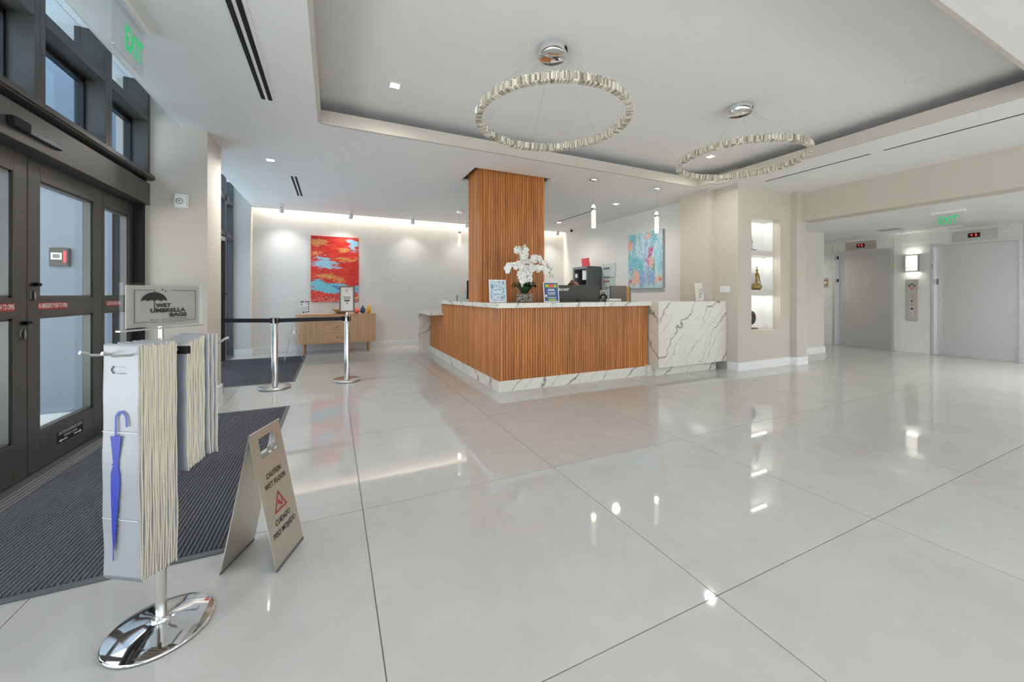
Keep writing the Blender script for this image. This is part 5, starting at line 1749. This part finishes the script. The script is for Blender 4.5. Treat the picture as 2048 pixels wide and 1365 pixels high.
ring = B()
for k in range(28):
    pass
vs, fs = [], []
for k in range(28):
    a = 2 * PI * k / 28
    for rr, yy in ((.038, -.014), (.105, -.014), (.105, .014), (.038, .014)):
        vs.append((6.395 + rr * math.cos(a), 4.135 + yy, NZ0 + .19 + rr * 1.08 * math.sin(a)))
for k in range(28):
    for q in range(4):
        fs.append((k * 4 + q, k * 4 + (q + 1) % 4, ((k + 1) % 28) * 4 + (q + 1) % 4, ((k + 1) % 28) * 4 + q))
ring.add(vs, fs, True)
rg = ring.build('carved_ring', 'dark_bronze', v2)
knobs = B()
for k in range(22):
    for rr in (.058, .086):
        a = 2 * PI * (k + (.5 if rr > .07 else 0)) / 22
        knobs.sphere((6.395 + rr * math.cos(a), 4.12, NZ0 + .19 + rr * 1.08 * math.sin(a)), .008, 6, 4)
knobs.build('carved_beads', 'dark_bronze', rg, kind='stuff')
v3 = thing('small_statuette', (6.39, 4.135, 1.945), label='small grey statuette on the top niche shelf', cat='statuette')
B().box(6.33, 6.47, 4.10, 4.17, at_z(1.945), 1.965).build('base', 'dark_bronze', v3)
B().lathe([(.03, .02), (.02, .08), (.032, .15), (.012, .2), (.02, .23), (.0, .26)], (6.385, 4.135, 1.945), 14).build('figure', 'steel', v3)
ls = thing('light_switch', (5.75, 4.145, 1.285), label='white triple light switch on the side of the niche wall', cat='light switch')
B().box(5.741, 5.75, 4.055, 4.23, 1.23, 1.34).build('switch_plate', 'trim_white', ls, bevel=.003)
for k in range(3):
    B().box(5.737, 5.741, 4.075 + .05 * k, 4.11 + .05 * k, 1.255, 1.315).build('rocker', 'paper', ls, bevel=.001)

for yc, lab in ((4.505, 'steel floor indicator above the lift beside the corridor corner'), (2.81, 'steel floor indicator above the lift with the striped sticker')):
    t = thing('floor_indicator', (LX, yc, 2.31), label=lab, cat='indicator', group='steel floor indicators over the lifts')
    B().box(LX - .012, LX, yc - .28, yc + .28, 2.225, 2.405).build('indicator_plate', 'steel', t, bevel=.002)
    B().box(LX - .014, LX - .012, yc - .075, yc + .075, 2.27, 2.355).build('display', 'matte_black', t)
    text('display_digits', '1', .07, (LX - .0142, yc - .025, 2.312), (0, -1, 0), ZA, 'red_led', t, width=.02)
    B().prism([(-.016, .018), (.016, .018), (0, -.02)], (LX - .0142, yc + .03, 2.312), (0, -1, 0), ZA, .0005).build('display_arrow', 'red_led', t)
hs = thing('lift_call_panel', (LX, 3.655, 1.1), label='tall steel lift call panel with an emblem between the lifts', cat='call panel')
B().box(LX - .01, LX, 3.56, 3.75, .66, 1.515).build('panel_plate', 'steel', hs, bevel=.002)
em = lambda poly, m, e=.0105: B().prism(poly, (LX - e, 3.655, 1.385), (0, -1, 0), ZA, .0006).build('emblem', m, hs)
for cx, cz in ((-.035, 0), (0, .03), (.035, 0)):
    em([(cx, cz + .035), (cx + .02, cz), (cx, cz - .03), (cx - .02, cz)], 'black_ink')
    em([(cx, cz + .018), (cx + .008, cz), (cx, cz - .012), (cx - .008, cz)], 'steel', .0112)
em([(-.055, -.01), (0, -.075), (.055, -.01), (.04, -.01), (0, -.055), (-.04, -.01)], 'red_ink', .0108)
B().box(LX - .0106, LX - .01, 3.615, 3.695, 1.27, 1.276).build('emblem_line', 'red_ink', hs)
for z in (1.15, 1.04, .985):
    B().box(LX - .0106, LX - .01, 3.625, 3.685, z, z + .006).build('print_line', 'grey_ink', hs)


def button(z, r, m):
    o = B().lathe([(.0, 0), (r, 0), (r * .9, .006), (.0, .007)], (0, 0, 0), 16).build('button', m, hs, local=True)
    o.rotation_euler = (0, -PI / 2, 0)
    o.location = (-.01, 0, z - 1.1)


button(1.07, .016, 'black'); button(.95, .016, 'alu'); button(.91, .02, 'matte_black'); button(.84, .014, 'chrome'); button(.77, .014, 'chrome')
pq = thing('wall_plaque', (LX, 5.2, 1.49), label='small bronze plaque on the marble beside the corridor', cat='plaque')
B().box(LX - .006, LX, 5.13, 5.25, 1.37, 1.61).build('plaque_plate', 'canvas_edge', pq)
B().box(LX - .008, LX - .006, 5.145, 5.235, 1.42, 1.56).build('plaque_print', 'bowl', pq)
o = B().lathe([(.0, 0), (.03, 0), (.03, .002), (.0, .002)], (0, 0, 0), 16).build('plaque_seal', 'paper', pq, local=True)
o.rotation_euler = (0, -PI / 2, 0)
o.location = (-.008, -.01, 0)
cvn = thing('ceiling_vent', (9.9, 3.6, ZL), label='white ceiling vent with louvres in front of the lifts', cat='air vent')
B().box(9.60, 10.0, 3.42, 3.82, ZL - .006, ZL).build('vent_frame', 'trim_white', cvn)
for k in range(6):
    B().box(9.64 + .055 * k, 9.665 + .055 * k, 3.46, 3.78, ZL - .0075, ZL - .005).build('louvre_slot', 'slate' if k > 2 else 'canvas_edge', cvn)
B().box(10.04, 10.36, 3.45, 3.75, ZL - .015, ZL).build('sensor_plate', 'trim_white', cvn, bevel=.003)
B().lathe([(.0, -.05), (.05, -.045), (.06, -.015), (.06, 0)], (10.2, 3.55, ZL), 18).build('smoke_head', 'trim_white', cvn)

# ================================================================== RECEPTIONIST
PXC, PYC = 3.80, 5.58
chair = thing('office_chair', (PXC, PYC + .05, 0), label='black office chair behind the reception desk', cat='chair')
B().box(PXC - .24, PXC + .24, PYC - .2, PYC + .27, .42, .49).build('seat', 'charcoal', chair, bevel=.03)
B().box(PXC - .22, PXC + .22, PYC + .25, PYC + .31, .56, 1.0).build('backrest', 'charcoal', chair, bevel=.025)
B().box(PXC - .03, PXC + .03, PYC + .27, PYC + .30, .42, .6).build('back_bar', 'black', chair)
B().lathe([(.028, .09), (.028, .42)], (PXC, PYC + .05, 0), 14).build('gas_lift', 'black', chair)
for k in range(5):
    a = 2 * PI * k / 5 + .2
    e = Vector((PXC + .28 * math.cos(a), PYC + .05 + .28 * math.sin(a), .075))
    B().tube([(PXC, PYC + .05, .11), e], [.025, .016], 8).build('base_arm', 'black', chair)
    B().sphere((e.x, e.y, .03), .03, 10, 6).build('caster', 'black', chair)


def skinned(name, nodes, edges, mat, parent, root, grow=0.0, sub=2):
    bm = bmesh.new()
    ly = bm.verts.layers.skin.verify()
    vs = {}
    for k, (p, r) in nodes.items():
        v = bm.verts.new(p)
        v[ly].radius = (r + grow, r + grow)
        v[ly].use_root = (k == root)
        vs[k] = v
    for a, b in edges:
        bm.edges.new((vs[a], vs[b]))
    me = bpy.data.meshes.new(name)
    bm.to_mesh(me)
    bm.free()
    me.materials.append(M[mat])
    o = link(name, me, None, parent)
    md = o.modifiers.new('skin', 'SKIN')
    md.use_smooth_shade = True
    sb_ = o.modifiers.new('subsurf', 'SUBSURF')
    sb_.levels = sb_.render_levels = sub
    return o


person = thing('person', (PXC, PYC, .49), label='receptionist with auburn hair sitting behind the wide monitor', cat='person')
zo = -.49
q = lambda x, y, z: (x, y, z + zo)
nodes = {'pel': (q(0, .02, .60), .135), 'waist': (q(0, .03, .78), .12), 'chest': (q(0, .02, .94), .135), 'top': (q(0, .015, 1.06), .09), 'neck': (q(0, 0, 1.13), .05), 'jaw': (q(0, -.025, 1.20), .072), 'head': (q(0, -.01, 1.30), .095), 'crown': (q(0, 0, 1.37), .06)}
edges = [('pel', 'waist'), ('waist', 'chest'), ('chest', 'top'), ('top', 'neck'), ('neck', 'jaw'), ('jaw', 'head'), ('head', 'crown')]
for s, n_ in ((-1, 'l'), (1, 'r')):
    nodes.update({'sh' + n_: (q(s * .175, .02, 1.04), .058), 'el' + n_: (q(s * .235, -.1, .82), .042), 'wr' + n_: (q(s * .14, -.33, .795), .027), 'pm' + n_: (q(s * .125, -.40, .785), .03),
                  'hip' + n_: (q(s * .095, -.02, .585), .095), 'kn' + n_: (q(s * .12, -.43, .56), .062), 'an' + n_: (q(s * .12, -.42, .10), .038), 'to' + n_: (q(s * .13, -.58, .045), .034)})
    edges += [('top', 'sh' + n_), ('sh' + n_, 'el' + n_), ('el' + n_, 'wr' + n_), ('wr' + n_, 'pm' + n_), ('pel', 'hip' + n_), ('hip' + n_, 'kn' + n_), ('kn' + n_, 'an' + n_), ('an' + n_, 'to' + n_)]
    for k, (dx, ln) in enumerate(((-.024, .06), (-.009, .07), (.007, .068), (.022, .055))):
        a_, b_ = 'f%d%s' % (k, n_), 'g%d%s' % (k, n_)
        nodes[a_] = (q(s * .125 + dx, -.40 - ln * .6, .785), .009)
        nodes[b_] = (q(s * .125 + dx * 1.15, -.40 - ln, .772), .008)
        edges += [('pm' + n_, a_), (a_, b_)]
    nodes['t0' + n_] = (q(s * .125 - s * .038, -.385, .78), .010)
    nodes['t1' + n_] = (q(s * .125 - s * .048, -.42, .775), .009)
    edges += [('wr' + n_, 't0' + n_), ('t0' + n_, 't1' + n_)]
body = skinned('body', nodes, edges, 'skin', person, 'pel')
torso_keys = ['pel', 'waist', 'chest', 'top', 'shl', 'shr', 'ell', 'elr', 'wrl', 'wrr']
bn = {k: nodes[k] for k in torso_keys}
skinned('blazer', bn, [(a, b) for a, b in edges if a in bn and b in bn], 'blazer', person, 'pel', grow=.012)
lk = ['pel', 'hipl', 'hipr', 'knl', 'knr', 'anl', 'anr']
ln_ = {k: nodes[k] for k in lk}
skinned('trousers', ln_, [(a, b) for a, b in edges if a in ln_ and b in ln_], 'matte_black', person, 'pel', grow=.014)
hr = B()
hr.sphere(q(0, .012, 1.335), .112, 18, 12, sz=.86).sphere(q(0, .07, 1.25), .09, 14, 10).sphere(q(.0, .045, 1.42), .04, 12, 8)
hr.build('hair', 'hair', person, local=True)
for s in (-1, 1):
    B().sphere(q(s * .036, -.098, 1.28), .011, 8, 6).build('eye', 'black', person, local=True)
    B().sphere(q(s * .094, 0, 1.265), .02, 8, 6, sx=.4).build('ear', 'skin', person, local=True)
B().sphere(q(0, -.108, 1.25), .014, 8, 6, sz=1.4).build('nose', 'skin', person, local=True)
B().sphere(q(0, -.092, 1.205), .022, 8, 6, sz=.3, sy=.5).build('mouth', 'coral', person, local=True)
